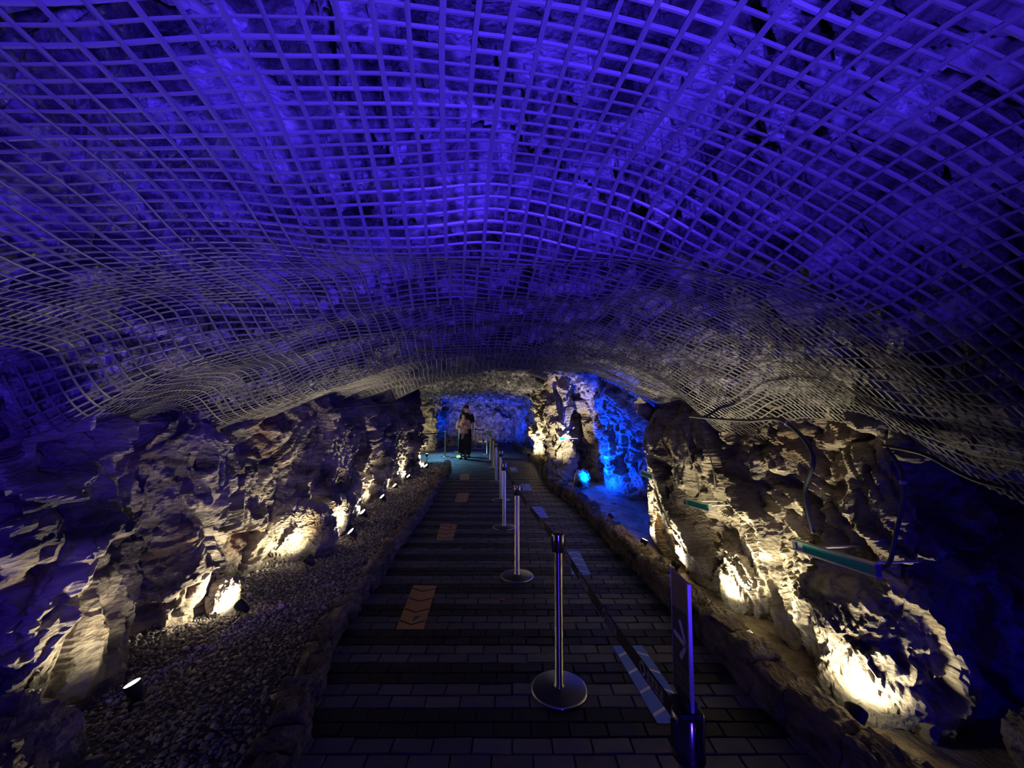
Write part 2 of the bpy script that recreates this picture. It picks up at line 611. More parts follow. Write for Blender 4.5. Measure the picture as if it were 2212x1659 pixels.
lean0 = lambda y, z: 0.42 * np.clip((z - 1.25) / 0.75, 0, 2) ** 2
struct(rock_wall('wall_left', LWALL, -0.1, 2.3, -1, 3, 'rock', 1.0, lean0), 'jagged grey brown rock wall behind the gravel bed', 'wall')
struct(rock_wall('wall_right', RWALL, -0.15, 2.3, 1, 23, 'rock_tan', 1.0, lean0, top=0.12), 'tan fissured rock wall behind the low stone kerb', 'wall')
lean1 = lambda y, z: 0.25 * np.clip((z - 1.6) / 0.9, 0, 2) ** 2 - 0.25 * np.clip((z - 1.5) / 1.0, 0, 1)
struct(rock_wall('wall_niche', NICHE, -0.15, 2.9, 1, 31, 'rock_tan', 1.1, lean1, k=0.003), 'blue lit rock niche beyond the tan rock wall', 'wall')
struct(rock_wall('wall_right_far', RFAR, -0.1, 2.9, 1, 47, 'rock_tan', 0.75, None, k=0.0025), 'warm lit rock pillars past the blue niche', 'wall')
struct(rock_wall('wall_left_far', LFAR, -0.1, 2.9, -1, 53, 'rock_tan', 0.8, None, k=0.0025), 'pale lit rock beyond the end of the gravel bed', 'wall')
struct(rock_wall('wall_back', BACK, -0.1, 2.9, -1, 61, 'rock', 0.9, None, k=0.0025), 'blue lit rock wall at the far end of the path', 'wall')

# ---------------------------------------------------------------- the vault: netting and the rock above it
X0 = [(0, 0.2), (3, 0.1), (5, -0.1), (10, -0.6), (20, -1.5)]
APEX = [(-2, 2.42), (0.6, 2.42), (2, 2.34), (4, 2.34), (6, 2.45), (8, 2.6), (10, 2.7), (12, 2.6), (14, 2.42), (17, 2.25), (21, 1.9)]
HL = [(0, 1.95), (1.85, 1.9), (2.1, 1.56), (2.3, 1.55), (4.2, 1.72), (10.3, 2.1), (14, 2.0), (21, 1.7)]
HR = [(0, 1.2), (1.7, 1.26), (2.05, 1.46), (2.9, 1.58), (4.1, 1.62), (6, 1.75), (10, 2.2), (14, 1.9), (21, 1.7)]
XL = [(0, -2.35), (1.6, -2.35), (1.95, -2.5), (2.2, -2.75), (3, -2.75), (4.2, -2.62), (10, -2.6), (12, -4.5), (21, -4.5)]
XR = [(0, 2.4), (1.6, 2.3), (2.1, 2.2), (2.9, 2.1), (4.1, 2.0), (5.3, 1.95), (6.2, 2.6), (8.5, 2.2), (9.5, 1.5), (12, 1.4), (20, 1.2)]


def vault(x, y):
    x0 = ip(y, X0)
    ap = ip(y, APEX)
    tl = np.clip((x0 - x) / (x0 - ip(y, XL)), 0, 1.1)
    tr = np.clip((x - x0) / (ip(y, XR) - x0), 0, 1.1)
    return ap - (ap - ip(y, HL)) * tl ** 2.0 - (ap - ip(y, HR)) * tr ** 2.0


FOLDS = [(1.34, 0.14, 0.26, 0.06), (2.02, 0.07, 0.20, -0.05), (2.75, 0.07, 0.24, 0.12), (3.45, 0.17, 0.26, -0.04), (4.35, 0.07, 0.30, 0.1),
         (5.2, 0.12, 0.32, -0.1), (6.4, 0.09, 0.4, 0.1), (7.7, 0.12, 0.42, -0.1), (9.0, 0.10, 0.4, 0.05)]


def net_z(x, y):
    sh = x.shape
    xf, yf = x.ravel(), y.ravel()
    p = np.stack([xf, yf, np.zeros_like(xf)], 1)
    z = vault(xf, yf)
    wob = 0.30 * vnoise(p * np.array([0.9, 0.35, 1]) + 3, 5) + 0.08 * vnoise(p * 2.6 + 8, 6)
    for k, (yk, a, w, sl) in enumerate(FOLDS):
        am = 1.45 * a * (0.75 + 0.55 * vnoise(p * np.array([0.8, 0.0, 1]) + 20 * k, 15))
        z = z - am * np.exp(-((yf - yk - sl * xf - wob * min(1.0, 0.35 + yk * 0.2)) / w) ** 2)
    z = z + 0.04 * fbm(p * 1.2 + 60, 2, 71) + 0.006 * vnoise(p * 5.0, 77)
    return z.reshape(sh)


def roof_rows():
    ys = [-1.6]
    while ys[-1] < 21.2:
        ys.append(ys[-1] + min(max(0.008 * abs(ys[-1]), 0.011), 0.07))
    return np.array(ys)


ys = roof_rows()
ux = np.linspace(-1.0, 1.0, 520)
Yg = np.repeat(ys[:, None], len(ux), 1)
x0g, xlg, xrg = ip(Yg, X0), ip(Yg, XL) - 0.6, ip(Yg, XR) + 0.6
Ug = np.repeat(ux[None, :], len(ys), 0)
Xg = np.where(Ug < 0, x0g + Ug * (x0g - xlg), x0g + Ug * (xrg - x0g))
pr = np.stack([Xg.ravel(), Yg.ravel(), 0 * Xg.ravel()], 1)
netg = np.where(Yg < 10.2, net_z(Xg, Yg), vault(Xg, Yg) - 0.02)
wq = pr + 0.15 * np.stack([fbm(pr * 2, 2, 81), fbm(pr * 2 + 40, 2, 82), 0 * pr[:, 0]], 1)
wr = np.stack([wq[:, 0] - 0.22 * wq[:, 1], wq[:, 1] + 0.22 * wq[:, 0], wq[:, 2]], 1)
crum = 0.11 * facet(wr / np.array([0.6, 0.34, 1]), 83, 0.8) + 0.06 * facet(wr / np.array([0.24, 0.10, 1]), 84, 1.1) + 0.028 * facet(wr / np.array([0.10, 0.045, 1]), 85, 1.2)
crum = np.clip(crum.reshape(Xg.shape), -0.19, 0.4)
Zg = netg + 0.24 + crum
Pg = np.stack([Xg, Yg, Zg], -1)
struct(link('ceiling', grid_mesh('ceiling', Pg, flip=False), None, M['rock_roof']), 'wet rock roof showing through the netting', 'ceiling')


def build_net(name, a0, a1, b0, b1, da, db, th, keep, wl, wc, zoff=0.0, jit=0.006, seed=0):
    """longitudinal and cross tapes of a geogrid, each a real rhombic strip"""
    ct, st = math.cos(th), math.sin(th)

    def surf(a, b):
        p = np.stack([a, b, 0 * a], 1)
        wx = 0.03 * vnoise(p * 0.9 + 4, 91 + seed) + jit * vnoise(p * 3.5, 92 + seed)
        wy = 0.03 * vnoise(p * 0.8 + 14, 93 + seed) + jit * 0.8 * vnoise(p * 4.0 + 7, 94 + seed)
        x = (a + wx) * ct - (b + wy) * st
        y = (a + wx) * st + (b + wy) * ct
        return np.stack([x, y, net_z(x, y) + zoff], 1)

    Vs, Qs, Ms = [], [], []
    base = 0
    lines = []
    bb = np.arange(b0, b1, db * 0.8)
    for a in np.arange(a0, a1, da):
        lines.append((np.full(len(bb), a), bb, (1, 0), wl, 1))
    aa = np.arange(a0, a1, da * 0.6)
    for b in np.arange(b0, b1, db):
        lines.append((aa, np.full(len(aa), b), (0, 1), wc, 0))
    e = 0.004
    A = np.concatenate([l[0] for l in lines])
    Bb = np.concatenate([l[1] for l in lines])
    P = surf(A, Bb)
    Pa = surf(A + e, Bb) - P
    Pb = surf(A, Bb + e) - P
    Pa /= np.linalg.norm(Pa, axis=1, keepdims=True)
    Pb /= np.linalg.norm(Pb, axis=1, keepdims=True)
    Nn = np.cross(Pa, Pb)
    Nn /= np.linalg.norm(Nn, axis=1, keepdims=True)
    K = keep(P[:, 0], P[:, 1])
    s = 0
    for la, lb, d, w, mi in lines:
        n = len(la)
        sl = slice(s, s + n)
        s += n
        k = K[sl]
        if k.sum() < 3:
            continue
        side = Pa[sl] if d == (1, 0) else Pb[sl]
        off = -0.0018 if mi else 0.0018
        ww = w * (0.85 + 0.3 * rng.random())
        tw = 0.35 * vnoise(np.stack([la * 3, lb * 3, np.full(n, s * 0.37)], 1), 99)[:, None]
        sd = side * np.cos(tw) + Nn[sl] * np.sin(tw)
        c = P[sl] + Nn[sl] * off
        ring = np.stack([c + sd * ww / 2, c + Nn[sl] * 0.0016, c - sd * ww / 2, c - Nn[sl] * 0.0016], 1)
        Vs.append(ring.reshape(-1, 3))
        i = np.arange(n - 1)[k[:-1] & k[1:]]
        for j in range(4):
            j2 = (j + 1) % 4
            Qs.append(np.stack([base + i * 4 + j, base + i * 4 + j2, base + i * 4 + 4 + j2, base + i * 4 + 4 + j], 1))
            Ms.append(np.full(len(i), mi))
        base += n * 4
    V, Q, MI = np.concatenate(Vs), np.concatenate(Qs), np.concatenate(Ms)
    used = np.unique(Q)
    rm = np.zeros(len(V), np.int64)
    rm[used] = np.arange(len(used))
    return link(name, raw_mesh(name, V[used], rm[Q], False, MI), None, [M['net_cross'], M['net_long']])


def keep_main(x, y):
    p = np.stack([x, y, 0 * x], 1)
    w = 0.06 * vnoise(p * 2.2, 110)
    return (x > ip(y, XL) + 0.04 + w) & (x < ip(y, XR) - 0.03 + w) & (y < 9.3 + 2 * w) & ~((y > 5.6) & (x > 1.15 - 0.10 * (y - 5.6)))


TH = math.radians(7.5)
tag(build_net('rock_net', -4.0, 4.4, -0.5, 9.8, 0.066, 0.036, TH, keep_main, 0.012, 0.011),
    'wide grey mesh net sagging under the cave roof along the whole walkway', 'net')


# ---------------------------------------------------------------- floor of pavers
def floor_mesh():
    lc = np.array(sorted(LCURB, key=lambda p: p[1]))
    rc = np.array(sorted(RCURB, key=lambda p: p[1]))
    V, Q, MI = [], [], []
    g, bv, b = 0.0035, 0.004, 0
    y = -0.6 + 0.038
    r = 0
    while y < 21.5:
        xa = np.interp(y, lc[:, 1], lc[:, 0]) - 0.16 if y < 12.6 else -5.2
        xb = np.interp(y, rc[:, 1], rc[:, 0]) + 0.2 if y < 18.0 else 0.9
        light = int(math.floor((y - 1.938 + 0.02) / 0.2)) % 2 == 0
        x = math.floor(xa / 0.2) * 0.2 + (0.1 if r % 2 else 0.0)
        while x < xb:
            x1, x2, y1, y2 = x + g, x + 0.2 - g, y + g, y + 0.1 - g
            dz = rng.normal(0, 0.0011)
            tx, ty = rng.normal(0, 0.0012), rng.normal(0, 0.0009)
            top = [(x1 + bv, y1 + bv, dz - tx - ty), (x2 - bv, y1 + bv, dz + tx - ty), (x2 - bv, y2 - bv, dz + tx + ty), (x1 + bv, y2 - bv, dz - tx + ty)]
            mid = [(x1, y1, -0.005), (x2, y1, -0.005), (x2, y2, -0.005), (x1, y2, -0.005)]
            low = [(p[0], p[1], -0.02) for p in mid]
            V += top + mid + low
            Q.append((b, b + 1, b + 2, b + 3))
            for k in range(4):
                k2 = (k + 1) % 4
                Q.append((b + 4 + k, b + 4 + k2, b + k2, b + k))
                Q.append((b + 8 + k, b + 8 + k2, b + 4 + k2, b + 4 + k))
            mi = (0 if rng.random() < 0.6 else 1) if light else (2 if rng.random() < 0.7 else 3)
            MI += [mi] * 9
            b += 12
            x += 0.2
        y += 0.1
        r += 1
    V += [(-6, -0.8, -0.011), (4, -0.8, -0.011), (4, 22, -0.011), (-6, 22, -0.011)]
    Q.append((b, b + 1, b + 2, b + 3))
    MI.append(4)
    return raw_mesh('floor', V, Q, False, MI)


struct(link('floor', floor_mesh(), None, [M['paver_a'], M['paver_b'], M['paver_c'], M['paver_d'], M['joint']]),
       'walkway of light and dark bands of block pavers', 'floor')


# ---------------------------------------------------------------- kerbs of rough stone blocks
def kerb(name, pts, side, width, height, z0, lo, hi, seed, label):
    P = spline(pts, 1200)
    L = np.concatenate([[0], np.cumsum(np.linalg.norm(np.diff(P, axis=0), axis=1))])
    r = random.Random(seed)
    Vs, Qs = [], []
    base = 0
    s = 0.0
    n1, n2, n3 = 9, 8, 7
    while s < L[-1] - 0.05:
        ln = r.uniform(lo, hi)
        e = min(s + ln, L[-1])
        hj, wj = height + r.uniform(-0.022, 0.022), width + r.uniform(-0.03, 0.03)
        in_j = r.uniform(-0.018, 0.012)
        u = np.linspace(s + 0.005, e - 0.005, n1)
        X = np.interp(u, L, P[:, 0])
        Y = np.interp(u, L, P[:, 1])
        tx, ty = np.gradient(X), np.gradient(Y)
        tl = np.hypot(tx, ty)
        nx, ny = -ty / tl * side, tx / tl * side
        # section loop: inner bottom -> inner top -> outer top -> outer bottom
        sec = [(in_j, z0)] + [(in_j + 0.004, z0 + hj * k / n3) for k in range(1, n3)] + [(in_j + 0.018, z0 + hj - 0.006)] + \
              [(in_j + 0.018 + (wj - 0.036) * k / n2, z0 + hj) for k in range(1, n2)] + [(in_j + wj - 0.015, z0 + hj - 0.008), (in_j + wj, z0)]
        sec = np.array(sec)
        G = np.zeros((n1, len(sec), 3))
        G[..., 0] = X[:, None] + nx[:, None] * sec[None, :, 0]
        G[..., 1] = Y[:, None] + ny[:, None] * sec[None, :, 0]
        G[..., 2] = sec[None, :, 1]
        f = G.reshape(-1, 3)
        d = 0.022 * facet(f / np.array([0.09, 0.09, 0.07]) + seed, seed, 0.9) + 0.010 * facet(f / 0.03, seed + 3) + 0.006 * fbm(f * 30, 2, seed + 1)
        d = d.reshape(n1, len(sec))
        inn = np.array([1 if k <= n3 else 0 for k in range(len(sec))])
        G[..., 0] += nx[:, None] * d * inn * -0.8
        G[..., 1] += ny[:, None] * d * inn * -0.8
        G[..., 2] += d * (1 - inn) * (sec[:, 1] > z0 + 0.01)
        G[0, :, 2] = np.where(sec[:, 1] > z0 + 0.02, G[0, :, 2] - 0.012, G[0, :, 2])
        G[-1, :, 2] = np.where(sec[:, 1] > z0 + 0.02, G[-1, :, 2] - 0.012, G[-1, :, 2])
        m = len(sec)
        idx = base + np.arange(n1 * m).reshape(n1, m)
        q = np.stack([idx[:-1, :-1], idx[1:, :-1], idx[1:, 1:], idx[:-1, 1:]], -1).reshape(-1, 4)
        Vs.append(G.reshape(-1, 3))
        Qs.append(q if side < 0 else q[:, ::-1])
        base += n1 * m
        # closed ends
        for row, rev in ((0, True), (n1 - 1, False)):
            c = G[row].mean(0)
            Vs.append(c[None])
            ring = idx[row]
            t = np.stack([ring, np.roll(ring, -1), np.full(m, base), np.full(m, base)], 1)
            Qs.append(np.stack([ring[:-1], ring[1:], np.full(m - 1, base), np.full(m - 1, base)], 1)[:, :3] if False else np.stack([ring[:-2:2], ring[1:-1:2], ring[2::2], np.full(len(ring[2::2]), base)], 1))
            base += 1
        s = e
    me = raw_mesh(name, np.concatenate(Vs), np.concatenate(Qs), False)
    return struct(link(name, me, None, M['curb']), label, 'kerb')


kerb('trim_1', LCURB, 1, 0.19, 0.145, -0.01, 0.13, 0.30, 5, 'low kerb of rough stone blocks along the gravel bed')
kerb('trim_2', RCURB, -1, 0.20, 0.235, -0.01, 0.14, 0.34, 15, 'raised kerb of rough flat stones along the wet gutter')
bm = bmesh.new()
add_box(bm, (-2.2, 19.35, 0.12), (3.9, 0.25, 0.26), 0.02)
struct(bm_obj('trim_3', bm, M['curb']), 'dark low kerb across the far end of the path', 'kerb')

# wet gutter floor, gravel bed floor
rc = np.array(sorted(RCURB, key=lambda p: p[1]))
yy = np.concatenate([np.arange(-0.6, 4, 0.03), np.arange(4, 19.5, 0.08)])
tt = np.linspace(0, 1, 40)
xr0 = np.interp(yy, rc[:, 1], rc[:, 0]) + 0.12
G = np.zeros((len(yy), len(tt), 3))
G[..., 0] = xr0[:, None] + tt[None, :] * 2.6
G[..., 1] = yy[:, None]
f = G.reshape(-1, 3)
G[..., 2] = 0.075 + (0.03 * fbm(f * 2.2, 3, 201) + 0.012 * fbm(f * 14, 2, 202)).reshape(G.shape[:2])
struct(link('floor_gutter', grid_mesh('floor_gutter', G, flip=True), None, M['gutter']), 'wet uneven gutter behind the raised kerb', 'ground')
lc = np.array(sorted(LCURB, key=lambda p: p[1]))
yy = np.concatenate([np.arange(-0.6, 4, 0.04), np.arange(4, 12.7, 0.08)])
xl0 = np.interp(yy, lc[:, 1], lc[:, 0]) - 0.1


def bed_z(x, y):
    p = np.stack([x, y, 0 * x], 1)
    return 0.085 + 0.03 * fbm(p * 1.6, 3, 210)


G = np.zeros((len(yy), len(tt), 3))
G[..., 0] = xl0[:, None] - tt[None, :] * 2.6
G[..., 1] = yy[:, None]
G[..., 2] = bed_z(G[..., 0].ravel(), G[..., 1].ravel()).reshape(G.shape[:2])
struct(link('floor_bed', grid_mesh('floor_bed', G), None, M['soil']), 'dark soil under the gravel bed', 'ground')


def pebbles():
    def ico(sub):
        b = bmesh.new()
        bmesh.ops.create_icosphere(b, subdivisions=sub, radius=1.0)
        V = np.array([v.co[:] for v in b.verts])
        T = np.array([[v.index for v in f_.verts] for f_ in b.faces])
        b.free()
        return V, T
    big, small = ico(2), ico(1)
    lw = np.array(sorted([p for p in LWALL if p[0] > -2.9 or p[1] < 2.2], key=lambda p: p[1]))
    Vs, Ts = [], []
    base = 0
    for y0, y1, n, sh, r0, r1 in ((0.9, 2.0, 3000, big, 0.007, 0.017), (2.0, 3.4, 6500, big, 0.006, 0.014), (3.4, 5.5, 7000, small, 0.006, 0.014), (5.5, 8.5, 5000, small, 0.008, 0.016), (8.5, 12.4, 3000, small, 0.012, 0.024)):
        y = rng.uniform(y0, y1, n)
        xa = np.interp(y, lc[:, 1], lc[:, 0]) - 0.19
        xb = np.where(y < 2.0, -2.9, -2.75)
        x = xa + (xb - xa) * rng.random(n)
        z = bed_z(x, y)
        R = r0 + (r1 - r0) * rng.random(n) ** 2.2
        big_one = rng.random(n) < 0.02
        R = np.where(big_one, R * 1.7, R)
        sc = R[:, None] * rng.uniform(0.6, 1.35, (n, 3)) * np.array([1, 1, 0.7])
        a = rng.uniform(0, 2 * np.pi, n)
        V0, T0 = sh
        V = V0[None] * (1 + 0.22 * rng.normal(size=(n, len(V0), 1)) * 0.6) * sc[:, None, :]
        ca, sa = np.cos(a)[:, None], np.sin(a)[:, None]
        tl = rng.normal(0, 0.35, (n, 1))
        Z = V[..., 2] + V[..., 0] * tl
        V = np.stack([V[..., 0] * ca - V[..., 1] * sa + x[:, None], V[..., 0] * sa + V[..., 1] * ca + y[:, None], Z + (z + sc[:, 2] * rng.uniform(0.1, 0.9, n))[:, None]], -1)
        Vs.append(V.reshape(-1, 3))
        Ts.append((T0[None] + (base + np.arange(n) * len(V0))[:, None, None]).reshape(-1, 3))
        base += n * len(V0)
    return raw_mesh('gravel', np.concatenate(Vs), np.concatenate(Ts), True)


tag(link('gravel', pebbles(), None, M['peb']), 'loose grey gravel filling the bed beside the left rock wall', 'gravel', kind='stuff')

# ---------------------------------------------------------------- snapping things to the rock
from mathutils.bvhtree import BVHTree


def bvh(*names):
    V, P = [], []
    for nm in names:
        me = bpy.data.objects[nm].data
        co = np.empty(len(me.vertices) * 3, np.float32)
        me.vertices.foreach_get('co', co)
        li = np.empty(len(me.loops), np.int32)
        me.loops.foreach_get('vertex_index', li)
        V.append(co.reshape(-1, 3))
        P.append(li.reshape(-1, 4) + sum(len(v) for v in V[:-1]))
    return BVHTree.FromPolygons(np.concatenate(V).tolist(), np.concatenate(P).tolist())


T_R = bvh('wall_right')
T_L = bvh('wall_left')
T_C = bvh('ceiling')
T_N = bvh('wall_niche', 'wall_right_far')
EYE = Vector((0, 0, HC))


def snap(tree, u, v, off=0.03, fallback=3.0):
    d = Vector(ray(u, v)).normalized()
    h = tree.ray_cast(EYE, d)
    t = h[3] if h[0] is not None else fallback
    return EYE + d * (t - off)


# ---------------------------------------------------------------- boulders
def boulder(name, loc, rad, seed, m, label, sub=5, rz=0.0, ry=0.0, amp=1.0, group=None):
    b = bmesh.new()
    bmesh.ops.create_icosphere(b, subdivisions=sub, radius=1.0)
    V = np.array([v.co[:] for v in b.verts])
    N = V.copy()
    sgn = np.sign(V) * np.abs(V) ** 0.8
    V = sgn * np.array(rad)
    rot = np.array(Matrix.Rotation(rz, 3, 'Z') @ Matrix.Rotation(ry, 3, 'Y'))
    V, N = V @ rot.T, N @ rot.T
    Wd = V + np.array(loc)
    s = float(np.mean(rad))
    d = rock(Wd / s * 0.62, seed, 1.0) * s * 0.85 * amp
    V = V + N * d[:, None]
    for v, c in zip(b.verts, V):
        v.co = c
    o = bm_obj(name, b, M[m])
    o.location = loc
    return tag(o, label, 'rock', group)


p = onz(462, 1332, 0.1)
boulder('boulder', (p[0], p[1] + 0.10, 0.20), (0.10, 0.10, 0.15), 301, 'rock_tan', 'small brightly lit upright stone on the gravel beside a dark lamp', 5, 0.2, 0.1)
p = onz(628, 1212, 0.1)
boulder('boulder', (p[0] - 0.05, p[1] + 0.25, 0.30), (0.36, 0.26, 0.36), 311, 'rock_tan', 'yellowish mound of rock at the foot of the left wall', 6, 0.3, -0.35, 0.7)
p = onz(724, 1160, 0.1)
boulder('boulder', (p[0] - 0.02, p[1] + 0.12, 0.32), (0.13, 0.14, 0.28), 321, 'rock_tan', 'glaring upright slab of rock beside the third bed lamp', 5, 0.2, 0.05, 0.7)
boulder('boulder', (-2.02, 1.62, 0.12), (0.24, 0.30, 0.34), 331, 'rock', 'dark pitted rock foot at the near end of the gravel bed', 6, 0.4, 0.3, 1.0)
p = onz(1830, 1470, 0.1)
boulder('boulder', (2.10, 2.40, 0.34), (0.32, 0.38, 0.42), 341, 'rock_tan', 'big rounded boulder glowing in lamp light behind the raised kerb', 6, -0.3, -0.25, 0.75)
p = onz(1490, 1225, 0.1)
boulder('boulder', (p[0] + 0.16, p[1] + 0.12, 0.36), (0.17, 0.22, 0.42), 351, 'rock_tan', 'steep pale slab glaring white in lamp light by the gutter', 6, -0.2, 0.12, 0.8)
p = onz(1580, 1320, 0.1)
boulder('boulder', (p[0] + 0.10, p[1] + 0.08, 0.26), (0.10, 0.14, 0.26), 361, 'rock_tan', 'narrow pale stone between the glaring slab and the big boulder', 5, 0.2, 0.1, 0.9)
boulder('boulder', (2.35, 1.80, 0.20), (0.13, 0.12, 0.17), 371, 'rock', 'grey stone alone in the dark at the near right', 5, 0.5, 0.2, 0.9)

# ---------------------------------------------------------------- spotlights
def lamp(face, aim, power, label, color=WARM, lens='lens', body='lamp_body', angle=142, r=0.042, ground=0.09, group=None, size=0.03, lit=True, spread_at=None, blend=0.9):
    face = Vector(face)
    d = Vector(aim).normalized()
    root = empty('spotlight', (face.x, face.y, ground))
    loc = Vector((0, 0, face.z - ground))
    q = d.to_track_quat('Z', 'Y').to_matrix().to_4x4()
    b = bmesh.new()
    add_lathe(b, [(0, -0.105), (r * 0.55, -0.10), (r * 0.72, -0.075), (r * 0.95, -0.05), (r * 1.1, -0.006), (r * 1.1, 0.0), (r * 0.98, 0.0), (r * 0.96, -0.006)], 20)
    bmesh.ops.transform(b, matrix=Matrix.Translation(loc) @ q, verts=b.verts)
    bm_obj('housing', b, M[body], root)
    b = bmesh.new()
    add_lathe(b, [(r * 0.97, -0.004), (r * 0.7, -0.001), (0, 0.0005)], 20)
    bmesh.ops.transform(b, matrix=Matrix.Translation(loc) @ q, verts=b.verts)
    bm_obj('lens', b, M[lens], root)
    b = bmesh.new()
    c = loc - d * 0.06
    add_tube(b, [(0.0, 0, -0.07), (0, 0, 0.02), (c.x, c.y, c.z)], 0.009, 8)
    bm_obj('stake', b, M[body], root)
    if lit:
        o = spot('spotlight_beam', face + d * 0.012, face + d, power * 6.5, color, angle, size, blend)
        o.parent = root
        o.matrix_parent_inverse = Matrix.Translation(-Vector((face.x, face.y, ground)))
    tag(root, label, 'spotlight', group)
    return root


LG = 'spotlights along the gravel bed'
LL = [(285, 1475, 0.22, (-0.32, -0.10, 0.94), 6.5, 'lit ground spotlight nearest the camera on the gravel bed'),
      (515, 1303, 0.20, (-0.80, 0.15, 0.42), 10, 'dark backed ground lamp beside the small lit stone'),
      (663, 1204, 0.20, (-0.70, 0.02, 0.68), 12, 'ground spotlight at the foot of the yellowish mound'),
      (757, 1147, 0.20, (-0.6, -0.30, 0.72), 12, 'ground spotlight to the right of the glaring upright slab'),
      (783, 1105, 0.18, (-0.55, -0.35, 0.74), 11, 'ground spotlight just past the glaring upright slab'),
      (825, 1072, 0.18, (-0.55, -0.35, 0.74), 13, 'ground spotlight in the middle of the left row'),
      (852, 1048, 0.18, (-0.55, -0.35, 0.74), 13, 'ground spotlight two past the middle of the left row'),
      (882, 1028, 0.18, (-0.55, -0.35, 0.74), 14, 'ground spotlight third from the far end of the bed'),
      (920, 1005, 0.22, (-0.5, -0.4, 0.74), 14, 'bright ground spotlight second from the far end of the bed'),
      (922, 980, 0.30, (0.0, 0.05, 0.95), 18, 'last ground spotlight at the far corner of the bed')]
for u, v, z, aim, pw, lab in LL:
    lamp(onz(u, v, z), aim, pw, lab, group=LG, r=0.036 if v > 1250 else 0.045)

lamp((-1.74, 1.30, 0.2), (-0.55, 0.70, 0.12), 1.6, 'ground spotlight just outside the near end of the gravel bed', group=LG, angle=62)
RG = 'spotlights hidden behind the raised kerb'
for (u, v, y, z, aim, pw, lab) in ((0, 0, 0, 0.19, (0.62, 0.5, 0.5), 8, 'gutter spotlight under the big rounded boulder'),
                                 (1548, 1310, 0, 0.17, (0.5, 0.2, 0.85), 14, 'gutter spotlight under the narrow pale stone'),
                                 (1462, 1215, 0, 0.16, (0.55, 0.1, 0.8), 22, 'gutter spotlight under the glaring pale slab'),
                                 (1393, 1165, 0, 0.16, (0.4, 0.1, 0.9), 20, 'gutter spotlight at the corner before the blue niche')):
    p = onz(u, v, z) if u > 0 else (1.70, 2.05, 0.2)
    lamp(p, aim, pw, lab, group=RG, ground=0.075, angle=118)
lamp(onz(1633, 1378, 0.20), (0.30, 0.15, 0.9), 15, 'silver backed lamp in the gutter left of the big rounded boulder', body='lamp_silver', ground=0.075, angle=110)
# pillars, niche, far end
lamp((1.08, 8.3, 0.22), (0.03, 0.62, 0.78), 60, 'spotlight at the foot of the pale rock pillar', angle=74, group='spotlights in the far part')
lamp((0.55, 12.8, 0.30), (0.3, 0.5, 0.85), 40, 'white spotlight beside the farther slim pillar', group='spotlights in the far part')
lamp(onz(1130, 961, 0.30), (-0.1, 0.6, 0.8), 30, 'pale blue spotlight beside the farther slim pillar', color=BLUE, lens='lens_blue', group='spotlights in the far part')
p = onz(1252, 1052, 0.15)
boulder('boulder', (p[0] + 0.10, p[1] + 0.28, 0.22), (0.16, 0.14, 0.24), 381, 'rock_tan', 'stone glowing cyan beside the lamp in the blue niche', 4, 0.2, 0.1, 0.8)
lamp((p[0] + 0.02, p[1] - 0.02, 0.24), (0.75, 0.2, 0.65), 200, 'cyan glowing lamp in the blue rock niche', color=BLUE, lens='lens_blue', r=0.06, angle=140)
lamp(onz(1322, 1112, 0.18), (0.75, 0.0, 0.66), 170, 'added blue lamp behind the kerb lighting the back of the niche', color=BLUE, lens='lens_blue', angle=115)  # second lamp added out of sight to brighten the niche's back wall
lamp(onz(967, 951, 0.35), (-0.05, 0.3, 0.9), 60, 'cyan lamp glowing against the far blue wall', color=BLUE, lens='lens_blue', r=0.10, angle=150)
lamp((-0.35, 18.6, 0.35), (0.1, 0.6, 0.75), 70, 'blue lamp at the far wall behind the stanchions', color=BLUE, lens='lens_blue', angle=150)
lamp((-1.35, 18.9, 0.3), (-0.1, 0.7, 0.6), 7, 'warm lamp at the far wall behind the two linked posts', group='spotlights in the far part')
lamp((-3.45, 15.6, 0.25), (-0.35, 0.75, 0.5), 14, 'warm lamp before the pale rock beyond the gravel bed', group='spotlights in the far part')


# ---------------------------------------------------------------- stanchions with webbing belts
HS = 0.92


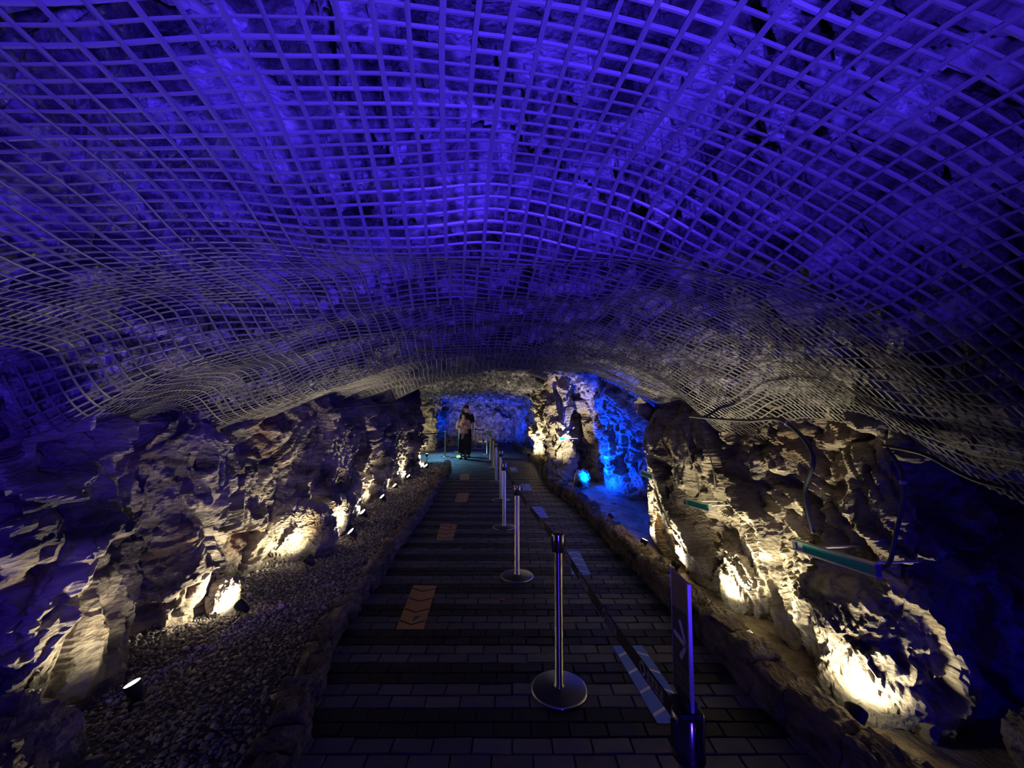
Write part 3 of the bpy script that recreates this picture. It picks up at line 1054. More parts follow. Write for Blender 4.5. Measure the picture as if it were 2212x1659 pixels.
def stanchion(pos, label, group='chrome stanchions down the middle of the path', seg=28, cup=0.038):
    root = empty('stanchion', (pos[0], pos[1], 0.0))
    b = bmesh.new()
    add_lathe(b, [(0, 0.002), (0.163, 0.002), (0.166, 0.004), (0.166, 0.008), (0.158, 0.012), (0.06, 0.020), (0.032, 0.026), (0, 0.026)], 40)
    base = bm_obj('base', b, M['base_top'], root)
    b = bmesh.new()
    add_lathe(b, [(0.1665, 0.002), (0.169, 0.004), (0.1685, 0.009), (0.160, 0.0125), (0.157, 0.0122)], 40)
    bm_obj('rim', b, M['chrome'], base)
    b = bmesh.new()
    add_lathe(b, [(0.033, 0.024), (0.031, 0.034), (0.0255, 0.038), (0.0255, HS - 0.10)], seg)
    bm_obj('pole', b, M['brushed'], root)
    b = bmesh.new()
    add_lathe(b, [(0.0255, HS - 0.108), (cup, HS - 0.104), (cup, HS - 0.007), (cup - 0.002, HS - 0.004)], seg)
    cs = bm_obj('cassette', b, M['chrome'], root)
    b = bmesh.new()
    add_lathe(b, [(0.0, HS), (cup - 0.006, HS), (cup - 0.001, HS - 0.004), (cup - 0.001, HS - 0.008)], seg)
    bm_obj('cap', b, M['black'], root)
    b = bmesh.new()
    add_lathe(b, [(cup - 0.003, HS - 0.110), (cup + 0.0012, HS - 0.110), (cup + 0.0012, HS - 0.104), (cup - 0.003, HS - 0.104)], seg)
    bm_obj('ring', b, M['black'], root)
    for k in range(4):
        b = bmesh.new()
        a = k * math.pi / 2 + 0.25
        add_box(b, (math.cos(a) * (cup + 0.001), math.sin(a) * (cup + 0.001), HS - 0.05), (0.011, 0.017, 0.066), 0.002, Matrix.Rotation(a, 4, 'Z'))
        bm_obj('belt_slot', b, M['black'], cs)
    tag(root, label, 'stanchion', group)
    return root


def text_mesh(body, size):
    c = bpy.data.curves.new('lettering', 'FONT')
    c.body = body
    c.size = size
    o = bpy.data.objects.new('lettering_source', c)
    C.objects.link(o)
    bpy.context.view_layer.update()
    me = o.to_mesh()
    V = np.array([v.co[:] for v in me.vertices])
    Fc = [list(p_.vertices) for p_ in me.polygons]
    o.to_mesh_clear()
    bpy.data.objects.remove(o)
    bpy.data.curves.remove(c)
    return V, Fc


TXT = text_mesh('광명동굴', 0.030)


def belt(root, a, b_, prints, w=0.048, z=HS - 0.052, sag=0.02):
    """webbing belt from stanchion position a to b_ (plan points); prints = list of fractions along it"""
    o0 = root.location
    A, B = Vector((a[0], a[1], z)), Vector((b_[0], b_[1], z))
    L = (B - A).length
    d = (B - A).normalized()
    A = A + d * 0.042
    B = B - d * 0.042
    L = (B - A).length
    nrm = Vector((-d.y, d.x, 0))          # left of travel a->b
    bm_ = bmesh.new()
    n = 24
    pt = lambda s: A + d * (s * L) - Vector((0, 0, sag * 4 * s * (1 - s)))
    rings = []
    for i in range(n + 1):
        p_ = pt(i / n) - o0
        rings.append([bm_.verts.new(p_ + nrm * sx * 0.0008 + Vector((0, 0, sz * w / 2))) for sx, sz in ((1, 1), (1, -1), (-1, -1), (-1, 1))])
    for r0, r1 in zip(rings[:-1], rings[1:]):
        for k in range(4):
            bm_.faces.new((r0[k], r0[(k + 1) % 4], r1[(k + 1) % 4], r1[k]))
    bm_.faces.new(rings[0][::-1])
    bm_.faces.new(rings[-1])
    bmesh.ops.recalc_face_normals(bm_, faces=bm_.faces)
    bl = bm_obj('belt', bm_, M['belt'], root)
    if not prints:
        return bl
    for s in prints:
        bw, bg = bmesh.new(), bmesh.new()
        # reading direction runs from far to near when seen from the left side of the path (-x)
        def put(bmx, x, zz):
            ss = s - x / L
            return bmx.verts.new(pt(ss) + nrm * 0.0014 + Vector((0, 0, zz)) - o0)
        for bmx, a0, a1, ro, ri in ((bw, -100, 105, 0.021, 0.013), (bg, 112, 255, 0.021, 0.015)):
            ring = []
            for k in range(15):
                t = math.radians(a0 + (a1 - a0) * k / 14)
                ring.append((put(bmx, ro * math.cos(t), ro * math.sin(t)), put(bmx, ri * math.cos(t) + 0.002, ri * math.sin(t))))
            for (p0, p1), (p2, p3) in zip(ring[:-1], ring[1:]):
                bmx.faces.new((p0, p2, p3, p1))
        V, Fc = TXT
        vs = [put(bw, 0.028 + c[0], c[1] - 0.007) for c in V]
        for f_ in Fc:
            try:
                bw.faces.new([vs[i] for i in f_])
            except ValueError:
                pass
        q = [put(bw, x_, z_) for x_, z_ in ((0.028, -0.016), (0.028, -0.0125), (0.135, -0.0125), (0.135, -0.016))]
        bw.faces.new(q)
        for bmx in (bw, bg):
            bmesh.ops.recalc_face_normals(bmx, faces=bmx.faces)
        bm_obj('printed_lettering', bw, M['print_white'], bl)
        bm_obj('printed_logo', bg, M['print_grey'], bl)
    return bl


p1 = onz(1485, 1532, HS)
SP = [(p1[0], p1[1])] + [tuple(onz(u, v)[:2]) for u, v in ((1208, 1490), (1117, 1245), (1089, 1139), (1082, 1080), (1072, 1040), (1065, 1012), (1059, 994))]
SLAB = ['chrome stanchion nearest the camera carrying the arrow sign', 'full height chrome stanchion second from the camera', 'chrome stanchion third from the camera',
        'chrome stanchion fourth from the camera', 'chrome stanchion fifth from the camera', 'chrome stanchion sixth from the camera',
        'chrome stanchion seventh from the camera', 'chrome stanchion eighth from the camera just past the two people']
ST = [stanchion(p_, l_) for p_, l_ in zip(SP, SLAB)]
for i in range(len(SP) - 1):
    belt(ST[i], SP[i], SP[i + 1], {0: (0.16, 0.42, 0.68, 0.90), 1: (0.3, 0.65), 2: (0.4,)}.get(i, ()))
far = [(1052, 982, 'thin far stanchion left of the eighth one'), (1043, 970, 'right one of two linked posts near the far wall'), (1027, 969, 'left one of two linked posts near the far wall')]
FP = [tuple(onz(u, v)[:2]) for u, v, _ in far]
FS = [stanchion(q_, f_[2], 'stanchions at the far end') for q_, f_ in zip(FP, far)]
belt(FS[1], FP[1], FP[2], ())
belt(ST[-1], SP[-1], FP[0], ())
ep = onz(961, 986)
es = stanchion(ep, 'lone white lit post at the end of the gravel bed', 'stanchions at the far end')
belt(es, ep, (-3.6, 14.2), ())

# arrow sign standing on the nearest stanchion
sg = empty('arrow_sign', (SP[0][0], SP[0][1], HS))
Y0, Y1, ZB, ZT = -0.03, 0.075, 0.004, 0.315
b = bmesh.new()
add_box(b, (-0.004, 0, 0.006), (0.052, 0.075, 0.012), 0.002)
add_box(b, (-0.010, 0, 0.02), (0.005, 0.06, 0.03), 0.001)
add_box(b, (0.010, 0, 0.02), (0.005, 0.06, 0.03), 0.001)
bm_obj('holder', b, M['black'], sg)
b = bmesh.new()
cut = [(Y0 + (Y1 - Y0) * k / 12, 0.218 + 0.016 * math.cos(k / 12 * math.pi * 0.9) * 1.0 + 0.02 * (k / 12)) for k in range(13)]


def slab(bmx, poly, x0, x1):
    f0 = [bmx.verts.new((x0, y_, z_)) for y_, z_ in poly]
    f1 = [bmx.verts.new((x1, y_, z_)) for y_, z_ in poly]
    bmx.faces.new(f0)
    bmx.faces.new(f1[::-1])
    for k in range(len(poly)):
        k2 = (k + 1) % len(poly)
        bmx.faces.new((f0[k], f1[k], f1[k2], f0[k2]))
    bmesh.ops.recalc_face_normals(bmx, faces=bmx.faces)


slab(b, [(Y0 + .006, ZB), (Y1, ZB)] + [(max(y_, Y0 + .006), z_) for y_, z_ in cut[::-1]], -0.003, 0.003)
bm_obj('panel', b, M['acryl'], sg)
b = bmesh.new()
slab(b, [(max(y_, Y0 + .006), z_) for y_, z_ in cut] + [(Y1, ZT), (Y0 + .006, ZT)], -0.003, 0.003)
bm_obj('upper_panel', b, M['acryl_tan'], sg)
b = bmesh.new()
add_box(b, (0, Y0 + 0.002, (ZB + ZT) / 2), (0.009, 0.008, ZT - ZB), 0.001)
add_box(b, (0, Y1 + 0.001, (ZB + ZT) / 2), (0.007, 0.003, ZT - ZB), 0.0005)
bm_obj('edge_strip', b, M['edge'], sg)
b = bmesh.new()
yc = (Y0 + Y1) / 2
for poly in ([(0.040, 0.150), (-0.036, 0.150), (-0.036, 0.162), (0.040, 0.162)], [(-0.040, 0.156), (-0.034, 0.150), (0.008, 0.198), (0.002, 0.204), (-0.006, 0.204)], [(-0.040, 0.156), (-0.034, 0.162), (0.008, 0.114), (0.002, 0.108), (-0.006, 0.108)]):
    slab(b, [(yc + y_, z_) for y_, z_ in poly], -0.0042, -0.0031)
bm_obj('arrow', b, M['print_white'], sg)
b = bmesh.new()
for body, z_, sz in (('관람방향', 0.077, 0.020), ('한줄서기', 0.053, 0.020), ('우측통행', 0.029, 0.020)):
    V, Fc = text_mesh(body, sz)
    V[:, 0] -= V[:, 0].max() / 2
    vs = [b.verts.new((-0.0036, yc - c[0], z_ + c[1])) for c in V]
    for f_ in Fc:
        try:
            b.faces.new([vs[i] for i in f_])
        except ValueError:
            pass
bm_obj('lettering', b, M['print_grey'], sg)
tag(sg, 'slim dark sign panel with a white arrow on the nearest stanchion', 'sign')


# ---------------------------------------------------------------- painted floor markings
def marking(name, quad, base_mat, chev_mat, away, label, cat, group, n=4, th=0.022):
    """quad: four plan points far-left, far-right, near-right, near-left"""
    q = [Vector((p_[0], p_[1], 0)) for p_ in quad]
    at = lambda s, t: (q[0].lerp(q[1], s)).lerp(q[3].lerp(q[2], s), t)
    c = sum((v for v in q), Vector()) / 4
    c.z = 0
    root = empty(name, c)
    b_ = bmesh.new()
    nu, nv = 4, 14
    z = 0.0035
    Vt = [[b_.verts.new(at(i / nu, j / nv) - c + Vector((0, 0, z))) for i in range(nu + 1)] for j in range(nv + 1)]
    for j in range(nv):
        for i in range(nu):
            b_.faces.new((Vt[j][i], Vt[j + 1][i], Vt[j + 1][i + 1], Vt[j][i + 1]))
    Lb = [[b_.verts.new(v.co - Vector((0, 0, 0.001))) for v in row] for row in (Vt[0], Vt[-1])]
    for row, lo_ in ((Vt[0], Lb[0]), (Vt[-1], Lb[1])):
        for i in range(nu):
            b_.faces.new((row[i], row[i + 1], lo_[i + 1], lo_[i]))
    bmesh.ops.recalc_face_normals(b_, faces=b_.faces)
    bm_obj('painted_strip', b_, M[base_mat], root)
    b_ = bmesh.new()
    ln = (q[0] - q[3]).length
    for k in range(n):
        t = (k + 0.45) / n
        h = 0.030 / ln * (1 if away else -1)
        w = th / ln
        for s0, s1, t0, t1 in ((0.02, 0.5, t + h, t - h), (0.5, 0.98, t - h, t + h)):
            pts = [at(s0, t0), at(s1, t1), at(s1, t1 + w), at(s0, t0 + w)]
            b_.faces.new([b_.verts.new(p_ - c + Vector((0, 0, z + 0.0008))) for p_ in pts])
    bmesh.ops.recalc_face_normals(b_, faces=b_.faces)
    for f_ in b_.faces:
        if f_.normal.z < 0:
            f_.normal_flip()
    bm_obj('chevrons', b_, M[chev_mat], root)
    tag(root, label, cat, group)


def fq(*px):
    return [onz(u, v)[:2] for u, v in px]


OG = 'orange markings on the left lane'
ORA = [(fq((893, 1265), (943, 1266), (915, 1360), (855, 1360)), 'large orange chevron strip nearest the camera on the pavers'),
       (fq((952, 1132), (988, 1133), (978, 1167), (942, 1167)), 'orange chevron strip second from the camera'),
       (fq((988, 1065), (1014, 1065), (1008, 1085), (982, 1085)), 'faint orange strip third from the camera'),
       (fq((995, 1024), (1014, 1024), (1013, 1037), (993, 1037)), 'faint orange strip fourth from the camera')]
for qd, lb in ORA:
    marking('floor_marking', qd, 'orange', 'mark_dark', False, lb, 'floor marking', OG)
M['yellow'] = mat('teal_lit_orange_paint', (0.75, 0.62, 0.06), 0.6)  # orange paint turned yellow, teal light put into the colour
marking('floor_marking', fq((987, 983.5), (1002, 983.5), (1001, 989), (985, 989)), 'yellow', 'mark_dark', False, 'orange strip tinted yellow as if teal lit at the feet of the two people', 'floor marking', OG, th=0.01)
marking('floor_marking', fq((982, 972.8), (994, 972.8), (993, 977), (981, 977)), 'yellow', 'mark_dark', False, 'orange strip tinted yellow as if teal lit on the paving behind the two people', 'floor marking', OG, th=0.01)
BG = 'blue markings on the right lane'
BLU = [(fq((1323, 1396), (1387, 1395), (1502, 1564), (1420, 1564)), 'long blue strip with white chevrons below the nearest belt'),
       (fq((1222, 1190), (1251, 1190), (1277, 1243), (1236, 1243)), 'blue strip with white chevrons second from the camera'),
       (fq((1145, 1095), (1171, 1095), (1186, 1119), (1155, 1119)), 'dim blue strip third from the camera'),
       (fq((1125, 1046), (1143, 1046), (1150, 1060), (1130, 1060)), 'dim blue strip fourth from the camera'),
       (fq((1101, 1010), (1115, 1010), (1119, 1019), (1104, 1019)), 'dim blue strip fifth from the camera')]
for qd, lb in BLU:
    marking('floor_marking', qd, 'blue', 'mark_white', True, lb, 'floor marking', BG)


# ---------------------------------------------------------------- green plates on the right rocks
def plate(a, c, h, label, green='green', thick=0.022, label_tag=True):
    a, c = Vector(a), Vector(c)
    mid = (a + c) / 2
    d = (c - a)
    L = d.length
    root = empty('green_rail', mid)
    d.normalize()
    rot = Matrix((d, Vector((0, 0, 1)).cross(d).normalized(), d.cross(Vector((0, 0, 1)).cross(d).normalized()))).transposed().to_4x4()
    # local x along the bar, y = depth, z up
    b_ = bmesh.new()
    add_box(b_, (0, 0, 0), (L, thick, h - 0.012), 0.001)
    bmesh.ops.transform(b_, matrix=rot, verts=b_.verts)
    bm_obj('green_strip', b_, M[green], root)
    b_ = bmesh.new()
    for sz in (1, -1):
        add_box(b_, (0, 0, sz * (h / 2 - 0.004)), (L + 0.01, thick + 0.01, 0.008), 0.001)
    bmesh.ops.transform(b_, matrix=rot, verts=b_.verts)
    bm_obj('rail_frame', b_, M['frame_white'], root)
    for sx in (-1, 1):
        b_ = bmesh.new()
        add_box(b_, (sx * (L / 2 - 0.008), 0, 0), (0.026, thick + 0.008, h - 0.004), 0.002)
        bmesh.ops.transform(b_, matrix=rot, verts=b_.verts)
        bm_obj('end_cap', b_, M['frame_grey'], root)
    if label_tag:
        b_ = bmesh.new()
        for sy in (1, -1):
            add_box(b_, (-L / 2 + 0.055, sy * (thick / 2 + 0.0008), 0), (0.036, 0.0012, h - 0.022), 0)
        bmesh.ops.transform(b_, matrix=rot, verts=b_.verts)
        bm_obj('paper_label', b_, M['print_white'], root)
    b_ = bmesh.new()
    side = Vector((1, 0, 0))
    for s_ in (-0.3, 0.3):
        p0 = d * (L * s_)
        add_tube(b_, [p0, p0 + side * 0.10 + Vector((0, 0, 0.01)), p0 + side * 0.30 + Vector((0, 0, 0.015))], 0.006, 6)
    bm_obj('bracket', b_, M['frame_white'], root)
    tag(root, label, 'rail', 'green rails along the right rocks')
    return root


def pair(tree, u0, v0, u1, v1, off):
    A, B = snap(tree, u0, v0, off), snap(tree, u1, v1, off)
    return A, B


def at_x(u, v, x):
    r_ = ray(u, v)
    t = x / r_[0]
    return Vector((x, r_[1] * t, HC + r_[2] * t))


plate(at_x(1718, 1177, 1.70), at_x(1896, 1233, 1.72), 0.062, 'long green rail in a pale frame before the near right rocks')
plate(at_x(1480, 1083, 1.60), at_x(1534, 1097, 1.62), 0.062, 'dull green rail above the glaring pale slab')
plate(at_x(1387, 1021, 1.60), at_x(1411, 1030, 1.60), 0.062, 'short green rail at the edge of the blue niche', label_tag=False)
A = snap(T_N, 1305, 987, 0.06)
plate(A, A + Vector((0.12, -0.42, 0.0)), 0.06, 'green rail in the middle of the blue niche', label_tag=False)
A = snap(T_N, 1249, 969, 0.06)
plate(A, A + Vector((0.10, -0.40, 0.0)), 0.06, 'pale rail deep in the blue niche beside the pillar', green='frame_grey', label_tag=False)
A = snap(T_N, 1212, 948, 0.08)
plate(A + Vector((-0.04, 0, 0)), A + Vector((0.10, -0.06, 0.0)), 0.07, 'small green rail on the pale rock pillar', label_tag=False)


# ---------------------------------------------------------------- conduits and cables
def conduit(name, pts, r, m, label, cat, ribbed=False, n=80, seg=8, clip=None):
    P = spline([tuple(p_) for p_ in pts], n)
    radii = None
    if ribbed:
        P = spline([tuple(p_) for p_ in pts], n * 3)
        radii = [r * (1.0 if k % 2 else 0.86) for k in range(len(P))]
    o0 = Vector(P[0])
    root = empty(name, o0)
    b_ = bmesh.new()
    add_tube(b_, [Vector(p_) - o0 for p_ in P], r, seg, radii=radii)
    bm_obj('hose' if ribbed else 'line', b_, M[m], root)
    if clip is not None:
        b_ = bmesh.new()
        i = int(len(P) * clip)
        t = (Vector(P[i + 2]) - Vector(P[i - 2])).normalized()
        c_ = Vector(P[i]) - o0
        add_tube(b_, [c_ - t * 0.008, c_ + t * 0.008], r * 1.35, 10)
        bm_obj('clip', b_, M['clip'], root)
    tag(root, label, cat)
    return root


sr = lambda u, v, off=0.035: snap(T_R, u, v, off)
conduit('conduit', [at_x(u, v, x) for u, v, x in ((1490, 899, 1.64), (1560, 906, 1.66), (1620, 909, 1.66), (1680, 906, 1.66), (1722, 932, 1.64), (1752, 972, 1.62), (1756, 1005, 1.62), (1741, 1052, 1.64), (1744, 1095, 1.66), (1757, 1150, 1.70))],
        0.012, 'conduit', 'grey ribbed conduit looping below the net and down to the long rail', 'conduit', True, 130, 8, 0.62)
conduit('conduit', [at_x(u, v, x) for u, v, x in ((1915, 968, 1.80), (1938, 1000, 1.80), (1950, 1032, 1.80), (1950, 1090, 1.80), (1936, 1150, 1.78), (1925, 1205, 1.76), (1912, 1225, 1.75), (1893, 1230, 1.73))],
        0.010, 'conduit', 'grey ribbed conduit hanging to the right end of the long rail', 'conduit', True, 90, 8, 0.28)
conduit('cable', [at_x(u, v, x) for u, v, x in ((1908, 963, 1.95), (1960, 972, 1.96), (2005, 985, 1.98), (2060, 1015, 2.0), (2110, 1038, 2.02), (2180, 1056, 2.05))],
        0.010, 'cable', 'thick black cable along the net edge at the near right', 'cable')
conduit('cable', [sr(u, v) for u, v in ((1455, 905), (1478, 935), (1490, 985), (1505, 1030), (1512, 1070))], 0.007, 'conduit', 'thin grey cable running down to the dull green rail', 'cable')
conduit('cable', [sr(u, v) for u, v in ((1513, 925), (1525, 960), (1540, 1010), (1545, 1060))], 0.006, 'conduit', 'slim grey cable beside the one to the dull rail', 'cable')
wl = [ony(u, v, y_) for u, v, y_ in ((60, 938, 2.05), (150, 938, 2.2), (215, 925, 2.4), (300, 915, 2.75), (395, 909, 3.1), (470, 902, 3.5), (560, 884, 4.0), (660, 888, 4.8), (760, 880, 6.0), (860, 872, 8.0))]
conduit('wire', wl, 0.0035, 'wire', 'thin steel wire tying down the left edge of the net', 'wire')
rod0 = snap(T_L, 430, 1143, -0.08)
conduit('anchor_rod', [rod0, rod0 + Vector((0.10, -0.05, 0.03)), rod0 + Vector((0.17, -0.08, 0.05))], 0.007, 'wire', 'short steel rod sticking out of the left rock wall', 'rod')

# ---------------------------------------------------------------- small things
b = bmesh.new()
pts = [(0, 0), (0.05, 0.004), (0.058, 0.02), (0.03, 0.035), (0.006, 0.022)]
vt = [b.verts.new((x_, y_, 0.009 + 0.004 * math.sin(7 * x_ * 20))) for x_, y_ in pts]
vb = [b.verts.new((x_, y_, 0.004)) for x_, y_ in pts]
b.faces.new(vt)
b.faces.new(vb[::-1])
for k in range(5):
    b.faces.new((vt[k], vb[k], vb[(k + 1) % 5], vt[(k + 1) % 5]))
bmesh.ops.recalc_face_normals(b, faces=b.faces)
o = bm_obj('litter_scrap', b, M['red'])
o.location = onz(1078, 1298)
tag(o, 'small red scrap lying on the pavers left of the stanchions', 'litter')
p = onz(607, 1312, 0.11)
o = boulder('stone', (p[0], p[1], 0.115), (0.020, 0.012, 0.026), 401, 'pink', 'pinkish pointed stone on the gravel', 3, 0.3, 0.3)
o['category'] = 'stone'


def ceiling_fixture(u, v, label, y, sc=1.0):
    d_ = Vector(ray(u, v)).normalized()
    h_ = T_C.ray_cast(EYE, d_)
    q_ = h_[0] if h_[0] is not None else EYE + d_ * y
    root = empty('ceiling_camera', q_)
    b_ = bmesh.new()
    add_lathe(b_, [(0, 0.05), (0.07 * sc, 0.05), (0.07 * sc, 0.0), (0.02 * sc, -0.01), (0.018 * sc, -0.08 * sc), (0, -0.08 * sc)], 14)
    bm_obj('mount', b_, M['camera_white'], root)
    b_ = bmesh.new()
    add_box(b_, (-0.02, -0.05, -0.11 * sc), (0.07 * sc, 0.16 * sc, 0.07 * sc), 0.01, Matrix.Rotation(0.35, 4, 'X'))
    bd = bm_obj('body', b_, M['camera_white'], root)
    b_ = bmesh.new()
    add_tube(b_, [(-0.02, -0.13 * sc, -0.14 * sc), (-0.02, -0.145 * sc, -0.146 * sc)], 0.022 * sc, 12)
    bm_obj('lens', b_, M['black'], bd)
    tag(root, label, 'camera', 'cameras under the roof')


ceiling_fixture(1097, 826, 'white camera under the dark roof above the stanchion line', 9.5)
ceiling_fixture(1098, 862, 'smaller white camera under the far blue roof', 15)
# small pale green sign at the far end
b = bmesh.new()
sgn = empty('notice_sign', (SP[-1][0] + 0.02, SP[-1][1], HS))
add_box(b, (0, 0, 0.05), (0.16, 0.012, 0.09), 0.003)
bm_obj('board', b, mat('pale_green_board', (0.45, 0.75, 0.30), 0.5), sgn)
b = bmesh.new()
add_box(b, (0, 0.0, 0.003), (0.05, 0.02, 0.008), 0.001)
bm_obj('foot', b, M['black'], sgn)
tag(sgn, 'small pale green notice on top of the eighth stanchion', 'sign')


# ---------------------------------------------------------------- two people walking towards the camera
def skin_body(name, verts, edges, parent, m, root=0, sub=2):
    me = bpy.data.meshes.new(name)
    me.from_pydata([v[0] for v in verts], edges, [])
    o_ = link(name, me, parent, m)
    o_.modifiers.new('skin', 'SKIN')
    if not me.skin_vertices:
        bpy.context.view_layer.update()
    for i, v in enumerate(verts):
        sv = me.skin_vertices[0].data[i]
        sv.radius = v[1] if isinstance(v[1], tuple) else (v[1], v[1])
        sv.use_root = (i == root)
    ss = o_.modifiers.new('smooth', 'SUBSURF')
    ss.levels = sub
    ss.render_levels = sub
    return o_


def loft(name, rings, parent, m, seg=20, wob=0.0, seed=0):
    """rings: list of (centre, rx, ry)"""
    b_ = bmesh.new()
    r_ = random.Random(seed)
    prev = None
    for c_, rx, ry in rings:
        ring = []
        for k in range(seg):
            a_ = 2 * math.pi * k / seg
            w_ = 1 + wob * math.sin(5 * a_ + c_[2] * 9) + wob * 0.5 * r_.uniform(-1, 1)
            ring.append(b_.verts.new((c_[0] + rx * math.cos(a_) * w_, c_[1] + ry * math.sin(a_) * w_, c_[2])))
        if prev:
            for k in range(seg):
                b_.faces.new((prev[k], prev[(k + 1) % seg], ring[(k + 1) % seg], ring[k]))
        prev = ring
    bmesh.ops.recalc_face_normals(b_, faces=b_.faces)
    o_ = bm_obj(name, b_, m, parent, True)
    ss = o_.modifiers.new('smooth', 'SUBSURF')
    ss.levels = ss.render_levels = 1
    return o_


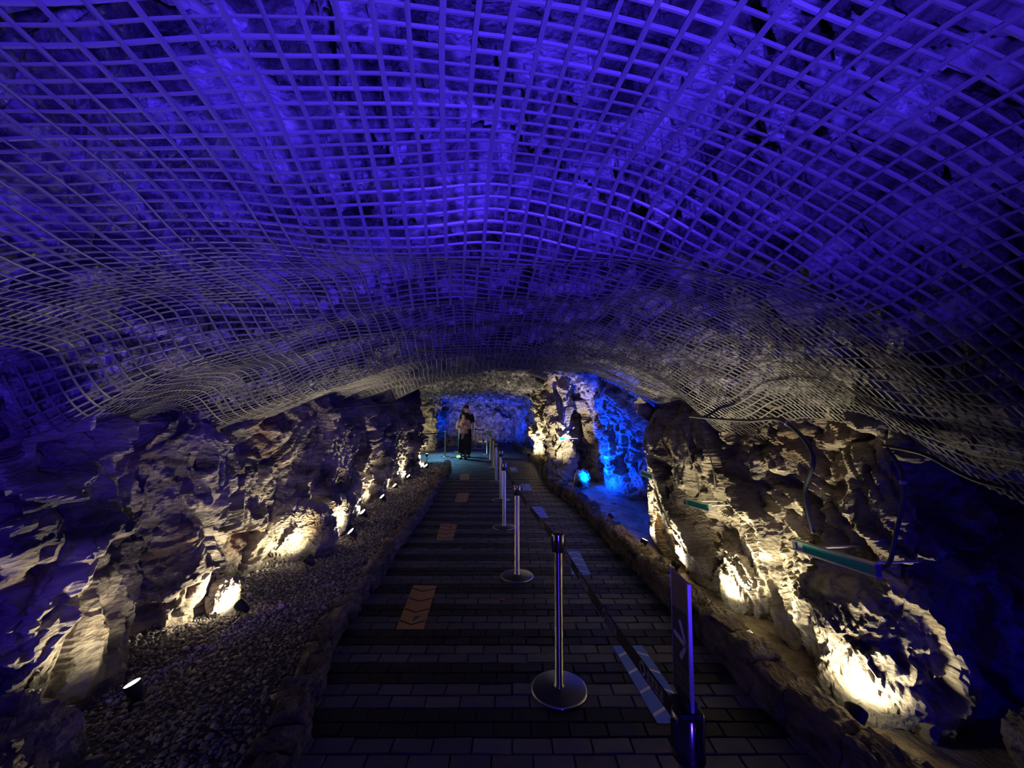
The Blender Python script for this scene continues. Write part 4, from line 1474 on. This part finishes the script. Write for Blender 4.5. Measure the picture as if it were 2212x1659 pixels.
def person(pos, h, woman, label, rz=0.0):
    k = h / 1.68
    root = empty('person', (pos[0], pos[1], 0.0), rz)
    V = [((0, 0, .93), (.125, .095)), ((0, 0, 1.08), (.11, .085)), ((0, 0, 1.27), (.135, .10)), ((0, .005, 1.40), (.075, .06)), ((0, 0, 1.47), (.046, .046)),
         ((0, -.02, 1.525), (.058, .066)), ((0, -.015, 1.59), (.072, .085)), ((0, 0, 1.65), (.048, .058)),
         ((0, -.10, 1.565), (.012, .012)), ((.075, 0, 1.58), (.012, .02)), ((-.075, 0, 1.58), (.012, .02))]
    E = [(0, 1), (1, 2), (2, 3), (3, 4), (4, 5), (5, 6), (6, 7), (6, 8), (6, 9), (6, 10)]

    def chain(start, pts):
        i = start
        for p_ in pts:
            V.append(p_)
            E.append((i, len(V) - 1))
            i = len(V) - 1
        return i
    for s in (1, -1):
        kn = -0.10 if s == 1 else 0.0
        chain(0, [((s * .085, 0, .86), (.085, .09)), ((s * .09, kn - .02, .47), (.055, .058)), ((s * .085, kn * 0.6 + .03, .09), (.034, .036)), ((s * .09, kn * 0.6 - .06, .035), (.036, .026)), ((s * .095, kn * 0.6 - .13, .022), (.03, .018))])
        sh = chain(3, [((s * .15, .005, 1.385), (.052, .05))])
        if woman:
            wr = chain(sh, [((s * .215, -.03, 1.13), (.038, .038)), ((s * .06, -.19, 1.14 + .03 * s), (.026, .026)), ((-s * .02, -.20, 1.15 + .03 * s), (.03, .016))])
            base = Vector((-s * .02, -.20, 1.15 + .03 * s))
            dx, dz = Vector((-s, 0, .15)).normalized(), Vector((0, 0, 1))
        else:
            wr = chain(sh, [((s * .215, .02, 1.12), (.040, .040)), ((s * .225, -.07, .88), (.028, .028)), ((s * .225, -.09, .82), (.018, .032))])
            base = Vector((s * .225, -.09, .82))
            dx, dz = Vector((0, -.2, -1)).normalized(), Vector((0, 1, 0))
        for f_ in range(4):
            q0 = base + dz * (0.024 - 0.016 * f_) + dx * .045
            ln_ = (.030, .036, .034, .026)[f_]
            chain(wr, [(tuple(q0), (.009, .009)), (tuple(q0 + dx * ln_), (.0085, .0085)), (tuple(q0 + dx * ln_ * 1.7 + Vector((0, -.010, 0))), (.007, .007))])
        q0 = base + dz * .036 + dx * .012
        chain(wr, [(tuple(q0), (.010, .010)), (tuple(q0 + dx * .028 + dz * .016), (.009, .009))])
    V = [(tuple(c * k for c in v[0]), tuple(r_ * k for r_ in v[1])) for v in V]
    body = skin_body('body', V, E, root, M['skin'])
    K = lambda c_, rx, ry: (tuple(x * k for x in c_), rx * k, ry * k)
    # face
    b_ = bmesh.new()
    for s in (1, -1):
        add_box(b_, (s * .03 * k, -.098 * k, 1.585 * k), (.022 * k, .008 * k, .010 * k), .002)
    add_box(b_, (0, -.094 * k, 1.528 * k), (.040 * k, .008 * k, .008 * k), .002)
    bm_obj('eyes_and_mouth', b_, M['hair'], body)
    # hair / cap
    if woman:
        loft('hair', [K((0, .02, 1.50), .090, .07), K((0, .012, 1.56), .094, .085), K((0, .01, 1.62), .092, .095), K((0, .008, 1.67), .070, .078), K((0, .008, 1.69), .03, .034), K((0, .008, 1.692), .002, .002)], root, M['hair'])
        loft('cardigan', [K((0, 0, .93), .165, .12), K((0, 0, 1.02), .160, .125), K((0, -.01, 1.15), .170, .135), K((0, 0, 1.28), .175, .13), K((0, 0, 1.37), .165, .095), K((0, .005, 1.43), .09, .075), K((0, 0, 1.45), .06, .06)], root, M['cardigan'], 20, .02, 3)
        loft('shirt', [K((-.03, 0, .72), .16, .12), K((-.03, 0, .80), .165, .125), K((-.02, 0, .95), .158, .118)], root, M['shirt_beige'], 20, .03, 4)
        for s in (1, -1):
            b_ = bmesh.new()
            add_tube(b_, [Vector(p_) * k for p_ in ((s * .145, .0, 1.39), (s * .20, -.01, 1.26), (s * .225, -.035, 1.13), (s * .15, -.13, 1.115 + .02 * s), (s * .05, -.195, 1.14 + .03 * s))], .06 * k, 12, radii=[.068 * k, .066 * k, .064 * k, .056 * k, .046 * k])
            bm_obj('sleeve', b_, M['cardigan'], root)
        for s in (1, -1):
            kn = -.10 if s == 1 else 0
            loft('trouser_leg', [K((s * .085, kn * .55, .22), .105, .10), K((s * .088, kn * .7, .35), .108, .105), K((s * .09, kn - .01, .5), .105, .105), K((s * .085, kn * .5, .7), .105, .115), K((s * .07, 0, .90), .10, .12)], root, M['trouser'], 16, .04, 5)
    else:
        loft('cap', [K((0, -.005, 1.60), .085, .102), K((0, 0, 1.645), .084, .10), K((0, 0, 1.69), .062, .075), K((0, 0, 1.705), .002, .002)], root, M['black_cloth'])
        loft('shirt', [K((0, 0, .86), .165, .12), K((0, 0, 1.0), .16, .12), K((0, 0, 1.2), .175, .13), K((0, 0, 1.33), .18, .12), K((0, .005, 1.41), .12, .085), K((0, 0, 1.45), .062, .06)], root, M['black_cloth'], 20, .02, 6)
        for s in (1, -1):
            b_ = bmesh.new()
            add_tube(b_, [Vector(p_) * k for p_ in ((s * .14, .0, 1.39), (s * .19, .01, 1.28), (s * .212, .018, 1.14))], .07 * k, 12, radii=[.072 * k, .070 * k, .066 * k])
            bm_obj('sleeve', b_, M['black_cloth'], root)
        for s in (1, -1):
            kn = -.10 if s == 1 else 0
            loft('trouser_leg', [K((s * .085, kn * .6 + .02, .09), .068, .075), K((s * .09, kn - .01, .48), .08, .085), K((s * .085, kn * .4, .7), .098, .105), K((s * .07, 0, .92), .10, .115)], root, M['black_cloth'], 16, .03, 7)
    for s in (1, -1):
        kn = -.10 if s == 1 else 0
        b_ = bmesh.new()
        add_box(b_, (s * .092 * k, (kn * .6 - .045) * k, .030 * k), (.088 * k, .25 * k, .056 * k), .02 * k)
        bm_obj('shoe', b_, M['shoe'], root)
    tag(root, label, 'person')


pw = onz(1001, 991)
person(pw, 1.63, True, 'person in a beige pink cardigan with arms folded walking in front')
pm = onz(1006, 988)
person((pm[0], pm[1] + 0.15), 1.88, False, 'taller person in black cap and shirt walking close behind')
